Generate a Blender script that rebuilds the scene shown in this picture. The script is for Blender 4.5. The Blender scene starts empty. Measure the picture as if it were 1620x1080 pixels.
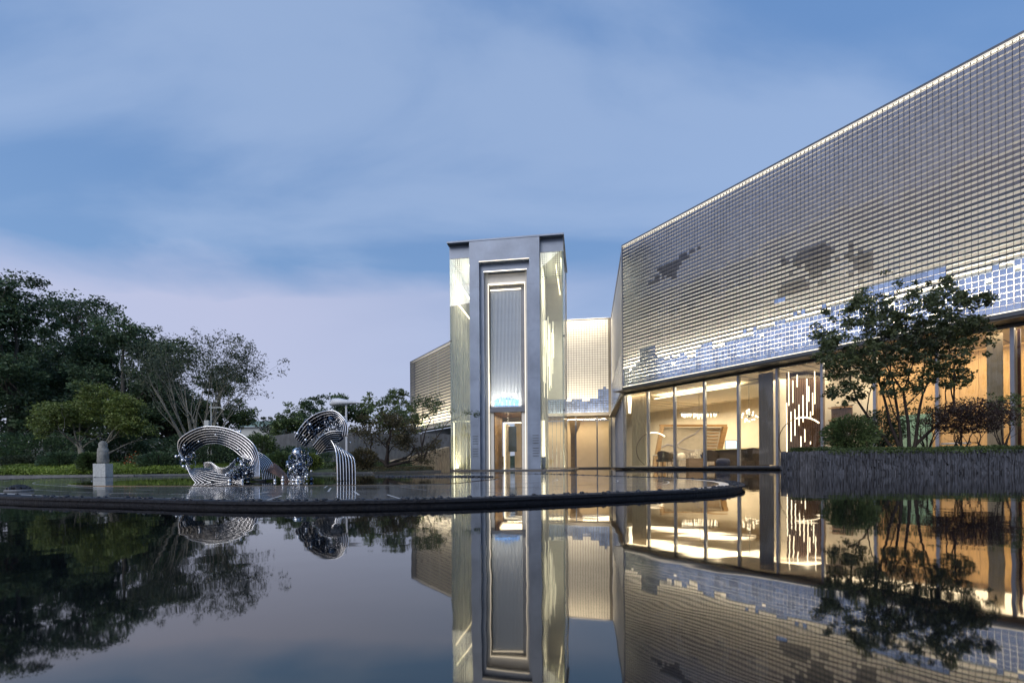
import bpy, math, random
import numpy as np
from mathutils import Vector, Matrix, noise as mnoise
random.seed(7)
RG = np.random.RandomState(7)
scene = bpy.context.scene
C = scene.collection
R = math.radians

# ------------------------------------------------------------------ camera
F, CX, HY, EYE, ROLL = 765.0, 810.0, 738.0, 0.20, 0.007
cd = bpy.data.cameras.new('camera')
cam = bpy.data.objects.new('camera', cd)
C.objects.link(cam)
cd.sensor_width = 36.0
cd.lens = 36.0 * F / 1620.0
cd.shift_y = (HY - 540.0) / 1620.0
cd.clip_start = 0.02
cd.clip_end = 3000
cam.matrix_world = Matrix.Translation((0, 0, EYE)) @ Matrix.Rotation(R(90), 4, 'X') @ Matrix.Rotation(-ROLL, 4, 'Z')
scene.camera = cam

# ------------------------------------------------------------------ world
SUN_EL, SUN_ROT = R(3.0), R(250)
world = bpy.data.worlds.new('World')
scene.world = world
world.use_nodes = True
nt = world.node_tree
for n_ in list(nt.nodes): nt.nodes.remove(n_)
def N(t, typ, **kw):
    n_ = t.nodes.new(typ)
    for k, v in kw.items():
        if k.startswith('i_'):
            n_.inputs[k[2:].replace('_', ' ')].default_value = v
        else: setattr(n_, k, v)
    return n_
def L(t, a, b): t.links.new(a, b)
wo = N(nt, 'ShaderNodeOutputWorld')
bg = N(nt, 'ShaderNodeBackground'); bg.inputs['Strength'].default_value = 0.12
sky = N(nt, 'ShaderNodeTexSky', sky_type='NISHITA', sun_disc=False, sun_elevation=SUN_EL, sun_rotation=SUN_ROT,
        altitude=100.0, air_density=1.0, dust_density=0.6, ozone_density=3.0)
tc = N(nt, 'ShaderNodeTexCoord')
sep = N(nt, 'ShaderNodeSeparateXYZ'); L(nt, tc.outputs['Generated'], sep.inputs[0])
def M(t, op, a, b=None, clamp=False):
    n_ = N(t, 'ShaderNodeMath', operation=op); n_.use_clamp = clamp
    for i, v in enumerate((a, b)):
        if v is None: continue
        if isinstance(v, (int, float)): n_.inputs[i].default_value = v
        else: L(t, v, n_.inputs[i])
    return n_.outputs[0]
# cloud deck: view direction projected on a flat layer
den = M(nt, 'ADD', M(nt, 'MAXIMUM', sep.outputs['Z'], 0.0), 0.22)
cmb = N(nt, 'ShaderNodeCombineXYZ')
L(nt, M(nt, 'DIVIDE', sep.outputs['X'], den), cmb.inputs[0])
L(nt, M(nt, 'DIVIDE', sep.outputs['Y'], den), cmb.inputs[1])
mp = N(nt, 'ShaderNodeMapping'); mp.inputs['Rotation'].default_value = (0, 0, R(-14)); mp.inputs['Scale'].default_value = (0.6, 1.25, 1)
mp.inputs['Location'].default_value = (3.5, 0.2, 0)
L(nt, cmb.outputs[0], mp.inputs[0])
nz = N(nt, 'ShaderNodeTexNoise'); nz.inputs['Scale'].default_value = 1.7; nz.inputs['Distortion'].default_value = .35; nz.inputs['Detail'].default_value = 8; nz.inputs['Roughness'].default_value = 0.5
L(nt, mp.outputs[0], nz.inputs['Vector'])
cr = N(nt, 'ShaderNodeValToRGB'); cr.color_ramp.interpolation = 'EASE'
cr.color_ramp.elements[0].position = 0.36; cr.color_ramp.elements[1].position = 0.64
cr.color_ramp.elements[0].color = (0, 0, 0, 1); cr.color_ramp.elements[1].color = (1, 1, 1, 1)
L(nt, nz.outputs['Fac'], cr.inputs[0])
# dusk blue of a thin even overcast, paler towards the horizon
er = N(nt, 'ShaderNodeValToRGB')
e = er.color_ramp.elements
e[0].position = 0.0; e[0].color = (0.43, 0.49, 0.70, 1)
e[1].position = 0.9; e[1].color = (0.12, 0.24, 0.50, 1)
x_ = e.new(0.13); x_.color = (0.38, 0.45, 0.66, 1)
x_ = e.new(0.30); x_.color = (0.20, 0.33, 0.56, 1)
x_ = e.new(0.52); x_.color = (0.15, 0.275, 0.52, 1)
L(nt, sep.outputs['Z'], er.inputs[0])
cc = N(nt, 'ShaderNodeMix', data_type='RGBA')       # cloud colour over the blue
cc.inputs['B'].default_value = (0.36, 0.47, 0.68, 1)
L(nt, M(nt, 'MULTIPLY', cr.outputs[0], 0.72), cc.inputs['Factor'])
L(nt, er.outputs[0], cc.inputs['A'])
# pale bank of cloud low on the western (left) side
band = M(nt, 'SUBTRACT', 0.62, M(nt, 'MULTIPLY', sep.outputs['X'], 0.95))
edge = M(nt, 'ADD', M(nt, 'MULTIPLY', sep.outputs['X'], 0.085), 0.405)
edge = M(nt, 'ADD', edge, M(nt, 'MULTIPLY', M(nt, 'SUBTRACT', nz.outputs['Fac'], 0.5), 0.16))
mk = M(nt, 'MULTIPLY', M(nt, 'SUBTRACT', edge, sep.outputs['Z']), 17.0, clamp=True)
lb = N(nt, 'ShaderNodeMix', data_type='RGBA'); lb.inputs['B'].default_value = (0.50, 0.52, 0.69, 1)
L(nt, M(nt, 'MULTIPLY', mk, M(nt, 'SUBTRACT', 0.48, M(nt, 'MULTIPLY', sep.outputs['X'], 1.1), clamp=True)), lb.inputs['Factor']); L(nt, cc.outputs['Result'], lb.inputs['A'])
# add the physical sky so the light keeps its direction
sc_ = N(nt, 'ShaderNodeMix', data_type='RGBA', blend_type='MULTIPLY'); sc_.inputs['Factor'].default_value = 1.0
sc_.inputs['B'].default_value = (0.35, 0.40, 0.5, 1); L(nt, sky.outputs[0], sc_.inputs['A'])
sc2 = N(nt, 'ShaderNodeMix', data_type='RGBA', blend_type='MULTIPLY'); sc2.inputs['Factor'].default_value = 1.0
sc2.inputs['B'].default_value = (7.0, 7.0, 7.0, 1); L(nt, lb.outputs['Result'], sc2.inputs['A'])
ad = N(nt, 'ShaderNodeMix', data_type='RGBA', blend_type='ADD'); ad.inputs['Factor'].default_value = 1.0
L(nt, sc2.outputs['Result'], ad.inputs['A']); L(nt, sc_.outputs['Result'], ad.inputs['B'])
L(nt, ad.outputs['Result'], bg.inputs['Color']); L(nt, bg.outputs[0], wo.inputs[0])

sl = bpy.data.lights.new('sun', 'SUN'); sl.energy = 1.5; sl.angle = R(40); sl.color = (1.0, 0.93, 0.88)
so = bpy.data.objects.new('sun', sl); C.objects.link(so)
so.rotation_euler = (R(52), 0, R(-28))

scene.view_settings.view_transform = 'Standard'
scene.view_settings.look = 'None'
scene.view_settings.exposure = 0.22
scene.view_settings.gamma = 1.0
scene.view_settings.use_curve_mapping = False
scene.cycles.use_denoising = True
scene.cycles.max_bounces = 10
scene.cycles.diffuse_bounces = 3
scene.cycles.glossy_bounces = 4
scene.cycles.transmission_bounces = 6
scene.cycles.transparent_max_bounces = 24
scene.cycles.sample_clamp_indirect = 4.0
scene.cycles.caustics_reflective = False
scene.cycles.caustics_refractive = False

# ------------------------------------------------------------------ helpers
def at(px, py, D):
    """point at depth D seen at photo pixel px,py"""
    x0 = px - ROLL * (py - HY); y0 = py + ROLL * (px - CX)
    return Vector(((x0 - CX) / F * D, D, EYE + (HY - y0) / F * D))
def atx(px, D): return (px - CX) / F * D

class MB:
    def __init__(s): s.v = []; s.f = []
    def add(s, vs, fs):
        b = len(s.v); s.v.extend([tuple(q) for q in vs]); s.f.extend([tuple(b + i for i in f) for f in fs]); return s
    def boxv(s, c, ax, ay, az):
        c, ax, ay, az = map(Vector, (c, ax, ay, az))
        vs = [c + sx * ax + sy * ay + sz * az for sz in (-1, 1) for sy in (-1, 1) for sx in (-1, 1)]
        return s.add(vs, [(0, 2, 3, 1), (4, 5, 7, 6), (0, 1, 5, 4), (2, 6, 7, 3), (0, 4, 6, 2), (1, 3, 7, 5)])
    def box(s, x0, x1, y0, y1, z0, z1):
        return s.boxv(((x0 + x1) / 2, (y0 + y1) / 2, (z0 + z1) / 2), ((x1 - x0) / 2, 0, 0), (0, (y1 - y0) / 2, 0), (0, 0, (z1 - z0) / 2))
    def fbox(s, fr, a0, a1, n0, n1, z0, z1):
        c = fr.p((a0 + a1) / 2, (n0 + n1) / 2, (z0 + z1) / 2)
        return s.boxv(c, fr.e * ((a1 - a0) / 2), fr.n * ((n1 - n0) / 2), (0, 0, (z1 - z0) / 2))
    def prism(s, pts, z0, z1):
        n = len(pts)
        vs = [(p[0], p[1], z0) for p in pts] + [(p[0], p[1], z1) for p in pts]
        return s.add(vs, [tuple(range(n - 1, -1, -1)), tuple(range(n, 2 * n))] + [(i, (i + 1) % n, n + (i + 1) % n, n + i) for i in range(n)])
    def extr(s, pts, d):
        """closed 3D outline pushed by vector d"""
        n = len(pts); d = Vector(d)
        vs = [Vector(p) for p in pts] + [Vector(p) + d for p in pts]
        return s.add(vs, [tuple(range(n - 1, -1, -1)), tuple(range(n, 2 * n))] + [(i, (i + 1) % n, n + (i + 1) % n, n + i) for i in range(n)])
    def tube(s, pts, rad, seg=6, cap=True):
        pts = [Vector(p) for p in pts]
        if not hasattr(rad, '__len__'): rad = [rad] * len(pts)
        b = len(s.v); n = len(pts); up = None
        for i, p in enumerate(pts):
            t = (pts[min(i + 1, n - 1)] - pts[max(i - 1, 0)])
            if t.length < 1e-9: t = Vector((0, 0, 1))
            t.normalize()
            if up is None:
                up = t.orthogonal().normalized()
            up = (up - t * up.dot(t))
            if up.length < 1e-6: up = t.orthogonal()
            up.normalize(); w = t.cross(up)
            for k in range(seg):
                a = 2 * math.pi * k / seg
                s.v.append(tuple(p + (up * math.cos(a) + w * math.sin(a)) * rad[i]))
        for i in range(n - 1):
            for k in range(seg):
                k2 = (k + 1) % seg
                s.f.append((b + i * seg + k, b + i * seg + k2, b + (i + 1) * seg + k2, b + (i + 1) * seg + k))
        if cap:
            s.f.append(tuple(b + k for k in range(seg - 1, -1, -1))); s.f.append(tuple(b + (n - 1) * seg + k for k in range(seg)))
        return s
    def lathe(s, c, prof, seg=16):
        b = len(s.v); n = len(prof)
        for r_, z in prof:
            for k in range(seg):
                a = 2 * math.pi * k / seg
                s.v.append((c[0] + r_ * math.cos(a), c[1] + r_ * math.sin(a), c[2] + z))
        for i in range(n - 1):
            for k in range(seg):
                k2 = (k + 1) % seg
                s.f.append((b + i * seg + k, b + i * seg + k2, b + (i + 1) * seg + k2, b + (i + 1) * seg + k))
        s.f.append(tuple(b + k for k in range(seg - 1, -1, -1))); s.f.append(tuple(b + (n - 1) * seg + k for k in range(seg)))
        return s
    def ball(s, c, r_, seg=10, rings=6, sq=(1, 1, 1), jit=0.0):
        b = len(s.v)
        for i in range(rings + 1):
            ph = math.pi * i / rings
            for k in range(seg):
                a = 2 * math.pi * k / seg
                j = 1 + jit * (random.random() - .5)
                s.v.append((c[0] + r_ * sq[0] * j * math.sin(ph) * math.cos(a), c[1] + r_ * sq[1] * j * math.sin(ph) * math.sin(a), c[2] + r_ * sq[2] * j * math.cos(ph)))
        for i in range(rings):
            for k in range(seg):
                k2 = (k + 1) % seg
                s.f.append((b + i * seg + k, b + (i + 1) * seg + k, b + (i + 1) * seg + k2, b + i * seg + k2))
        return s

class Frame:
    def __init__(s, o, d):
        s.o = Vector((o[0], o[1], 0)); s.e = Vector((d[0], d[1], 0)).normalized(); s.n = Vector((-s.e.y, s.e.x, 0))
    def p(s, a, n, z): return s.o + s.e * a + s.n * n + Vector((0, 0, z))
    def hit(s, px, n=0.0):
        """(a, D) where the sight line of photo column px meets the plane at offset n"""
        t = (px - CX) / F; o = s.o + s.n * n
        a = (t * o.y - o.x) / (s.e.x - t * s.e.y)
        return a, o.y + a * s.e.y

ROOT = {}
def mesh_from(mb, name, smooth=False, off=None):
    me = bpy.data.meshes.new(name)
    if off is not None:
        vs = [(a - off[0], b - off[1], c - off[2]) for a, b, c in mb.v]
    else: vs = mb.v
    me.from_pydata(vs, [], mb.f)
    if smooth: me.polygons.foreach_set('use_smooth', [True] * len(me.polygons))
    me.update(); return me
def thing(name, label, cat, loc=(0, 0, 0), group=None, rz=0):
    o = bpy.data.objects.new(name, None); C.objects.link(o)
    o.location = loc; o.rotation_euler = (0, 0, rz); o.empty_display_size = .1
    o['label'] = label; o['category'] = cat
    if group: o['group'] = group
    ROOT[o.name] = Vector(loc)
    return o
def obj(name, mb, mat, parent=None, smooth=False, kind=None, label=None, local=False):
    off = None
    if parent is not None and not local: off = ROOT[parent.name]
    me = mesh_from(mb, name, smooth, off); me.materials.append(mat)
    o = bpy.data.objects.new(name, me); C.objects.link(o)
    if parent is not None:
        o.parent = parent; ROOT[o.name] = ROOT[parent.name]
    else: ROOT[o.name] = Vector((0, 0, 0))
    if kind: o['kind'] = kind
    if label: o['label'] = label
    return o
def single(name, mb, mat, label, cat, group=None, smooth=False):
    cs = np.array(mb.v); loc = Vector((cs[:, 0].mean(), cs[:, 1].mean(), cs[:, 2].min()))
    me = mesh_from(mb, name, smooth, loc); me.materials.append(mat)
    o = bpy.data.objects.new(name, me); C.objects.link(o); o.location = loc
    o['label'] = label; o['category'] = cat
    if group: o['group'] = group
    ROOT[o.name] = loc
    return o
def struct(name, mb, mat, smooth=False): return obj(name, mb, mat, None, smooth, 'structure')
def inst(name, me, parent, loc, label=None, scale=None, rot=None):
    o = bpy.data.objects.new(name, me); C.objects.link(o); o.parent = parent
    o.location = Vector(loc) - (ROOT[parent.name] if parent else Vector((0, 0, 0)))
    if scale: o.scale = scale
    if rot: o.rotation_euler = rot
    if label: o['label'] = label
    return o
def copy_tree(o, parent=None):
    c = o.copy(); C.objects.link(c)
    if parent: c.parent = parent
    for ch in [q for q in o.children]: copy_tree(ch, c)
    return c
def area(name, loc, target, sx, sy, power, col, parent=None, spread=180):
    ld = bpy.data.lights.new(name, 'AREA'); ld.shape = 'RECTANGLE'; ld.size = sx; ld.size_y = sy
    ld.energy = power; ld.color = col; ld.spread = R(spread)
    o = bpy.data.objects.new(name, ld); C.objects.link(o)
    return o, ld
def area_f(name, fr, a0, a1, n, z, width, power, col, up=True, spread=180, tilt=0):
    """long strip lamp running along a frame"""
    o, ld = area(name, None, None, abs(a1 - a0), width, power, col, spread=spread)
    zc = Vector((0, 0, -1)) if up else Vector((0, 0, 1))      # lamp shines along -Z
    zc = (zc + fr.n * tilt).normalized()
    xc = fr.e.copy(); yc = zc.cross(xc).normalized()
    m = Matrix((xc, yc, zc)).transposed().to_4x4(); m.translation = fr.p((a0 + a1) / 2, n, z)
    o.matrix_world = m
    return o

# ------------------------------------------------------------------ materials
def mat(name, col, rough=0.5, metal=0.0, nscale=None, namp=0.15, bump=0.0, bscale=None, stretch=(1, 1, 1), spec=0.5, col2=None, detail=5, island=0.0, coords='Object', ior=None):
    m = bpy.data.materials.new(name); m.use_nodes = True
    t = m.node_tree; b = t.nodes['Principled BSDF']
    b.inputs['Roughness'].default_value = rough; b.inputs['Metallic'].default_value = metal
    b.inputs['Specular IOR Level'].default_value = spec
    if ior: b.inputs['IOR'].default_value = ior
    c4 = (*col, 1)
    out = None
    if nscale or bump or island:
        tc = N(t, 'ShaderNodeTexCoord'); mpn = N(t, 'ShaderNodeMapping'); mpn.inputs['Scale'].default_value = stretch
        L(t, tc.outputs[coords], mpn.inputs[0])
    if nscale:
        n1 = N(t, 'ShaderNodeTexNoise'); n1.inputs['Scale'].default_value = nscale; n1.inputs['Detail'].default_value = detail; n1.inputs['Roughness'].default_value = .6
        L(t, mpn.outputs[0], n1.inputs['Vector'])
        rr = N(t, 'ShaderNodeValToRGB'); rr.color_ramp.elements[0].position = .3; rr.color_ramp.elements[1].position = .7
        ca = tuple(x * (1 - namp) for x in col); cb = col2 if col2 else tuple(min(1, x * (1 + namp)) for x in col)
        rr.color_ramp.elements[0].color = (*ca, 1); rr.color_ramp.elements[1].color = (*cb, 1)
        L(t, n1.outputs['Fac'], rr.inputs[0]); out = rr.outputs[0]
        rv = N(t, 'ShaderNodeMapRange'); rv.inputs['To Min'].default_value = max(0, rough - .08); rv.inputs['To Max'].default_value = min(1, rough + .08)
        L(t, n1.outputs['Fac'], rv.inputs[0]); L(t, rv.outputs[0], b.inputs['Roughness'])
    if island:
        g = N(t, 'ShaderNodeNewGeometry'); mr = N(t, 'ShaderNodeMapRange')
        mr.inputs['To Min'].default_value = 1 - island; mr.inputs['To Max'].default_value = 1 + island
        L(t, g.outputs['Random Per Island'], mr.inputs[0])
        mx = N(t, 'ShaderNodeMix', data_type='RGBA', blend_type='MULTIPLY'); mx.inputs['Factor'].default_value = 1
        if out: L(t, out, mx.inputs['A'])
        else: mx.inputs['A'].default_value = c4
        L(t, mr.outputs[0], mx.inputs['B']); out = mx.outputs['Result']
    if out: L(t, out, b.inputs['Base Color'])
    else: b.inputs['Base Color'].default_value = c4
    if bump:
        n2 = N(t, 'ShaderNodeTexNoise'); n2.inputs['Scale'].default_value = bscale or 20; n2.inputs['Detail'].default_value = 5
        L(t, mpn.outputs[0], n2.inputs['Vector'])
        bp = N(t, 'ShaderNodeBump'); bp.inputs['Strength'].default_value = bump; bp.inputs['Distance'].default_value = .02
        L(t, n2.outputs['Fac'], bp.inputs['Height']); L(t, bp.outputs[0], b.inputs['Normal'])
    return m
def emit(name, col, st):
    m = bpy.data.materials.new(name); m.use_nodes = True; t = m.node_tree
    b = t.nodes['Principled BSDF']; b.inputs['Base Color'].default_value = (.8, .8, .8, 1)
    b.inputs['Emission Color'].default_value = (*col, 1); b.inputs['Emission Strength'].default_value = st
    return m
def glass(name, tint=(.93, .96, .95), refl=1.5, rough=0.0, milk=0.0, milkcol=(.8, .82, .76), base=0.0, noise_milk=None):
    m = bpy.data.materials.new(name); m.use_nodes = True; t = m.node_tree
    for n_ in list(t.nodes): t.nodes.remove(n_)
    o = N(t, 'ShaderNodeOutputMaterial'); tr = N(t, 'ShaderNodeBsdfTransparent'); tr.inputs[0].default_value = (*tint, 1)
    gl = N(t, 'ShaderNodeBsdfGlossy'); gl.inputs['Roughness'].default_value = rough; gl.inputs['Color'].default_value = (.9, .95, 1, 1)
    fr = N(t, 'ShaderNodeFresnel'); fr.inputs['IOR'].default_value = refl
    mx = N(t, 'ShaderNodeMixShader')
    f = M(t, 'ADD', fr.outputs[0], base, clamp=True)
    L(t, f, mx.inputs[0]); L(t, tr.outputs[0], mx.inputs[1]); L(t, gl.outputs[0], mx.inputs[2])
    res = mx.outputs[0]
    if milk:
        df = N(t, 'ShaderNodeBsdfDiffuse'); df.inputs[0].default_value = (*milkcol, 1)
        tl = N(t, 'ShaderNodeBsdfTranslucent'); tl.inputs[0].default_value = (*milkcol, 1)
        m0 = N(t, 'ShaderNodeMixShader'); m0.inputs[0].default_value = .5; L(t, df.outputs[0], m0.inputs[1]); L(t, tl.outputs[0], m0.inputs[2])
        m2 = N(t, 'ShaderNodeMixShader')
        if noise_milk:
            tc = N(t, 'ShaderNodeTexCoord'); mpn = N(t, 'ShaderNodeMapping'); mpn.inputs['Scale'].default_value = noise_milk
            L(t, tc.outputs['Object'], mpn.inputs[0]); n1 = N(t, 'ShaderNodeTexNoise'); n1.inputs['Scale'].default_value = 1; n1.inputs['Detail'].default_value = 3
            L(t, mpn.outputs[0], n1.inputs['Vector'])
            mr = N(t, 'ShaderNodeMapRange'); mr.inputs['From Min'].default_value = .35; mr.inputs['From Max'].default_value = .65
            mr.inputs['To Min'].default_value = milk * .4; mr.inputs['To Max'].default_value = milk * 1.6
            L(t, n1.outputs['Fac'], mr.inputs[0]); L(t, mr.outputs[0], m2.inputs[0])
        else: m2.inputs[0].default_value = milk
        L(t, res, m2.inputs[1]); L(t, m0.outputs[0], m2.inputs[2]); res = m2.outputs[0]
    L(t, res, o.inputs[0]); return m

WARM = (1.0, .80, .54); CREAM = (1.0, .84, .62); COOLW = (1.0, .92, .80)
m_tile = mat('brushed_steel_tile', (.21, .255, .34), .26, .9, nscale=.6, namp=.15, island=.10)
m_tileblue = mat('blue_mirror_tile', (.46, .54, .68), .20, .9, nscale=.6, namp=.2, island=.2)
m_tiledark = mat('dark_bronze_tile', (.10, .115, .15), .35, .85, nscale=.6, namp=.2, island=.2)
m_back = mat('cream_back_wall', (.70, .66, .56), .7, nscale=.7, namp=.08)
m_metalgrey = mat('grey_metal', (.16, .17, .19), .4, .5, nscale=3, namp=.1)
m_fascia = mat('fascia_metal', (.10, .11, .12), .35, .6, nscale=2, namp=.15)
m_soffit = mat('soffit_panel', (.16, .145, .12), .5, .2, nscale=2, namp=.1)
m_mull = mat('mullion_aluminium', (.30, .32, .37), .35, .6, nscale=5, namp=.08)
m_glass = glass('window_glass', (.94, .95, .93), 1.35)
m_tglass = glass('tower_glass', (.93, .965, .93), 1.45, base=.04)
m_white = mat('white_panel', (.72, .70, .64), .55, nscale=3, namp=.06)
m_cream = mat('cream_wall', (.70, .64, .54), .7, nscale=1.5, namp=.08)
m_ceil = mat('ceiling_cream', (.70, .64, .53), .7, nscale=.6, namp=.06)
m_floor = mat('interior_stone_floor', (.30, .25, .19), .25, nscale=1.2, namp=.2)
m_oak = mat('oak', (.36, .22, .10), .5, nscale=2.5, namp=.3, stretch=(1, 1, 8), bump=.1, bscale=8)
m_oakdark = mat('dark_wood', (.085, .045, .025), .5, nscale=3, namp=.3, stretch=(6, 6, .6))
m_blind = mat('blind_fabric', (.27, .24, .235), .9, nscale=6, namp=.08, stretch=(6, 6, .2))
m_blindw = mat('beige_blind_fabric', (.42, .34, .24), .9, nscale=6, namp=.08, stretch=(6, 6, .2))
m_portal = mat('portal_stone', (.23, .275, .355), .42, .3, nscale=.9, namp=.2, bump=.05, bscale=60)
m_rib = mat('fluted_glass_rib', (.50, .55, .60), .22, .3, nscale=2, namp=.05)
m_blue = mat('painted_blue_glow', (.04, .14, .40), .3, nscale=5, namp=.2)  # blue glow at the foot of the ribs, put into the colour
m_led = emit('led_warm_white', (1.0, .80, .55), 2.6)
m_led2 = emit('led_line', (1.0, .88, .68), 2.0)
m_ledsoft = emit('led_soft', (1.0, .86, .62), 1.2)
m_leddim = emit('led_dim', (1.0, .88, .66), .4)
m_dark = mat('black_stone_edge', (.012, .014, .020), .6, nscale=6, namp=.3, bump=.5, bscale=40, spec=.25)
m_pebble = mat('black_pebble', (.02, .022, .028), .4, island=.5)
m_paver = mat('wet_paver', (.13, .135, .14), .07, nscale=1.4, namp=.35, spec=.8, ior=2.2, island=.2)
m_grout = mat('pale_joint', (.52, .53, .53), .3, nscale=6, namp=.2, spec=.8)
m_platf = mat('platform_stone', (.12, .115, .11), .2, nscale=1.5, namp=.2, spec=.8)
m_slate = mat('slate_cladding', (.066, .069, .082), .62, nscale=9, namp=.5, bump=.7, bscale=30, stretch=(2, 2, .5), island=.45)
m_beige = mat('beige_rough_stone', (.44, .34, .21), .85, nscale=7, namp=.4, stretch=(2.5, 2.5, .5), bump=.6, bscale=22, island=.15)
m_soil = mat('soil', (.05, .045, .032), .95, nscale=2, namp=.4, bump=.4, bscale=9)
m_lawn = mat('lawn', (.045, .06, .02), .95, nscale=1.5, namp=.4, bump=.5, bscale=20)
m_bark = mat('bark', (.085, .075, .062), .85, nscale=9, namp=.35, stretch=(1, 1, .25), bump=.5, bscale=20)
m_barkpale = mat('pale_bark', (.23, .22, .18), .8, nscale=9, namp=.3, stretch=(1, 1, .25), bump=.4, bscale=20)
m_barkdark = mat('dark_bark', (.03, .022, .018), .85, nscale=9, namp=.35)
def leafm(name, c, c2, amp=.45):
    k = 1.5; c = tuple(q * k for q in c); c2 = tuple(q * k for q in c2)
    m = mat(name, c, .5, nscale=.55, namp=amp, col2=c2, island=.45, detail=3, spec=.4); t = m.node_tree
    b = t.nodes['Principled BSDF']; o = [q for q in t.nodes if q.type == 'OUTPUT_MATERIAL'][0]
    tl = N(t, 'ShaderNodeBsdfTranslucent'); mx = N(t, 'ShaderNodeMixShader'); mx.inputs[0].default_value = .3
    L(t, b.inputs['Base Color'].links[0].from_socket, tl.inputs[0]); L(t, b.outputs[0], mx.inputs[1]); L(t, tl.outputs[0], mx.inputs[2]); L(t, mx.outputs[0], o.inputs[0])
    return m
m_leafd = leafm('dark_evergreen_leaf', (.034, .062, .036), (.080, .125, .058))
m_leafo = leafm('olive_leaf', (.085, .12, .030), (.16, .20, .05))
m_leafm = leafm('mid_green_leaf', (.045, .078, .030), (.10, .14, .05))
m_leafg = leafm('grey_green_leaf', (.035, .052, .034), (.070, .090, .050))
m_leafred = leafm('burgundy_leaf', (.026, .016, .016), (.046, .030, .024))
m_leafrust = leafm('rust_green_leaf', (.055, .050, .022), (.090, .075, .035))
m_leafplant = leafm('planter_tree_leaf', (.038, .054, .024), (.080, .10, .040))
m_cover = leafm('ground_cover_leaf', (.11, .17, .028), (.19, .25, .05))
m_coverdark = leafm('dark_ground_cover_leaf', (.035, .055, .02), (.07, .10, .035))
m_flower = leafm('orange_flower', (.40, .08, .02), (.55, .16, .04))
m_chrome = mat('polished_steel', (.88, .90, .93), .09, 1.0)
m_steeldark = mat('blued_steel', (.10, .15, .24), .12, 1.0)
m_statue = mat('weathered_stone', (.23, .23, .21), .9, nscale=9, namp=.4, bump=.8, bscale=18)
m_pedestal = mat('pale_granite', (.50, .52, .50), .8, nscale=25, namp=.2)
m_wall = mat('grey_garden_wall', (.15, .155, .16), .9, nscale=5, namp=.3, stretch=(1.5, 1.5, .5), bump=.5, bscale=14)
m_whitepaint = mat('white_paint', (.66, .68, .72), .35)
m_chair = mat('brown_weave', (.06, .045, .035), .8, nscale=30, namp=.3)
m_navy = mat('navy_velvet', (.02, .03, .08), .8)
m_cush = mat('patterned_cushion', (.38, .34, .30), .9, nscale=18, namp=.6)
m_tablew = mat('white_lacquer', (.7, .66, .58), .3)
m_mint = mat('mint_marble', (.16, .30, .24), .3, nscale=2.5, namp=.4)
m_map = mat('pale_relief', (.55, .50, .42), .6, nscale=4, namp=.1)
m_river = mat('river_inlay', (.36, .36, .46), .3)
m_screen = emit('lit_screen', (.45, .70, .95), 1.2)

def water_mat():
    m = bpy.data.materials.new('pond_water'); m.use_nodes = True; t = m.node_tree
    b = t.nodes['Principled BSDF']; b.inputs['Base Color'].default_value = (.004, .005, .007, 1)
    b.inputs['Roughness'].default_value = .03; b.inputs['IOR'].default_value = 2.5
    b.inputs['Specular Tint'].default_value = (1.0, .89, .71, 1)
    tc = N(t, 'ShaderNodeTexCoord'); n1 = N(t, 'ShaderNodeTexNoise'); n1.inputs['Scale'].default_value = 3.5; n1.inputs['Detail'].default_value = 2
    L(t, tc.outputs['Object'], n1.inputs['Vector'])
    bp = N(t, 'ShaderNodeBump'); bp.inputs['Strength'].default_value = .02; bp.inputs['Distance'].default_value = .05
    L(t, n1.outputs['Fac'], bp.inputs['Height']); L(t, bp.outputs[0], b.inputs['Normal'])
    return m
m_water = water_mat()

# ------------------------------------------------------------------ ground and pond
def spline(pts, k=8):
    out = []; n = len(pts)
    for i in range(n):
        p0, p1, p2, p3 = (pts[(i + j - 1) % n] for j in range(4))
        for q in range(k):
            t = q / k
            out.append(tuple(.5 * ((2 * p1[c]) + (-p0[c] + p2[c]) * t + (2 * p0[c] - 5 * p1[c] + 4 * p2[c] - p3[c]) * t * t + (-p0[c] + 3 * p1[c] - 3 * p2[c] + p3[c]) * t ** 3) for c in range(len(p1))))
    return out
g = MB(); g.box(-600, 600, -150, 1200, -1.2, -1.0)
struct('ground', g, m_soil)
w = MB(); w.add([(-60, -14, 0), (60, -14, 0), (60, 60, 0), (-60, 60, 0)], [(0, 1, 2, 3)])
struct('pond_water', w, m_water)
g = MB(); g.box(-60, 60, -14, 60, -.6, -.5); struct('pond_bed', g, m_dark)
# bank on the left and behind, rising gently
bank_edge = [(-60, 12.6), (-14, 11.9), (-9.5, 12.3), (-6.6, 13.4), (-4.5, 15.0), (-3.6, 18.5), (-3.4, 22.0)]
g = MB(); vs = []; fs = []
nr = 14
for i, (x, y) in enumerate(bank_edge):
    for j in range(nr):
        t = j / (nr - 1)
        yy = y + (70 - y) * t ** 1.6
        vs.append((x, yy, .05 + .55 * min(1, t * 2.2) * (1 if x < -3.5 else .4)))
for i in range(len(bank_edge) - 1):
    for j in range(nr - 1):
        a = i * nr + j; fs.append((a, a + nr, a + nr + 1, a + 1))
for i in range(len(bank_edge) - 1):
    b = len(vs); vs += [(bank_edge[i][0], bank_edge[i][1], -.3), (bank_edge[i + 1][0], bank_edge[i + 1][1], -.3)]
    fs.append((i * nr, b, b + 1, (i + 1) * nr))
g.add(vs, fs); struct('garden_ground', g, m_lawn)
g = MB()
for i in range(len(bank_edge) - 1):
    a, b = Vector((*bank_edge[i], 0)), Vector((*bank_edge[i + 1], 0)); d = (b - a); Ln = d.length; d.normalize(); n = Vector((-d.y, d.x, 0))
    g.boxv((a + b) / 2 + Vector((0, 0, .0)) - n * .10, d * (Ln / 2 + .02), n * .11, (0, 0, .075))
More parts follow.
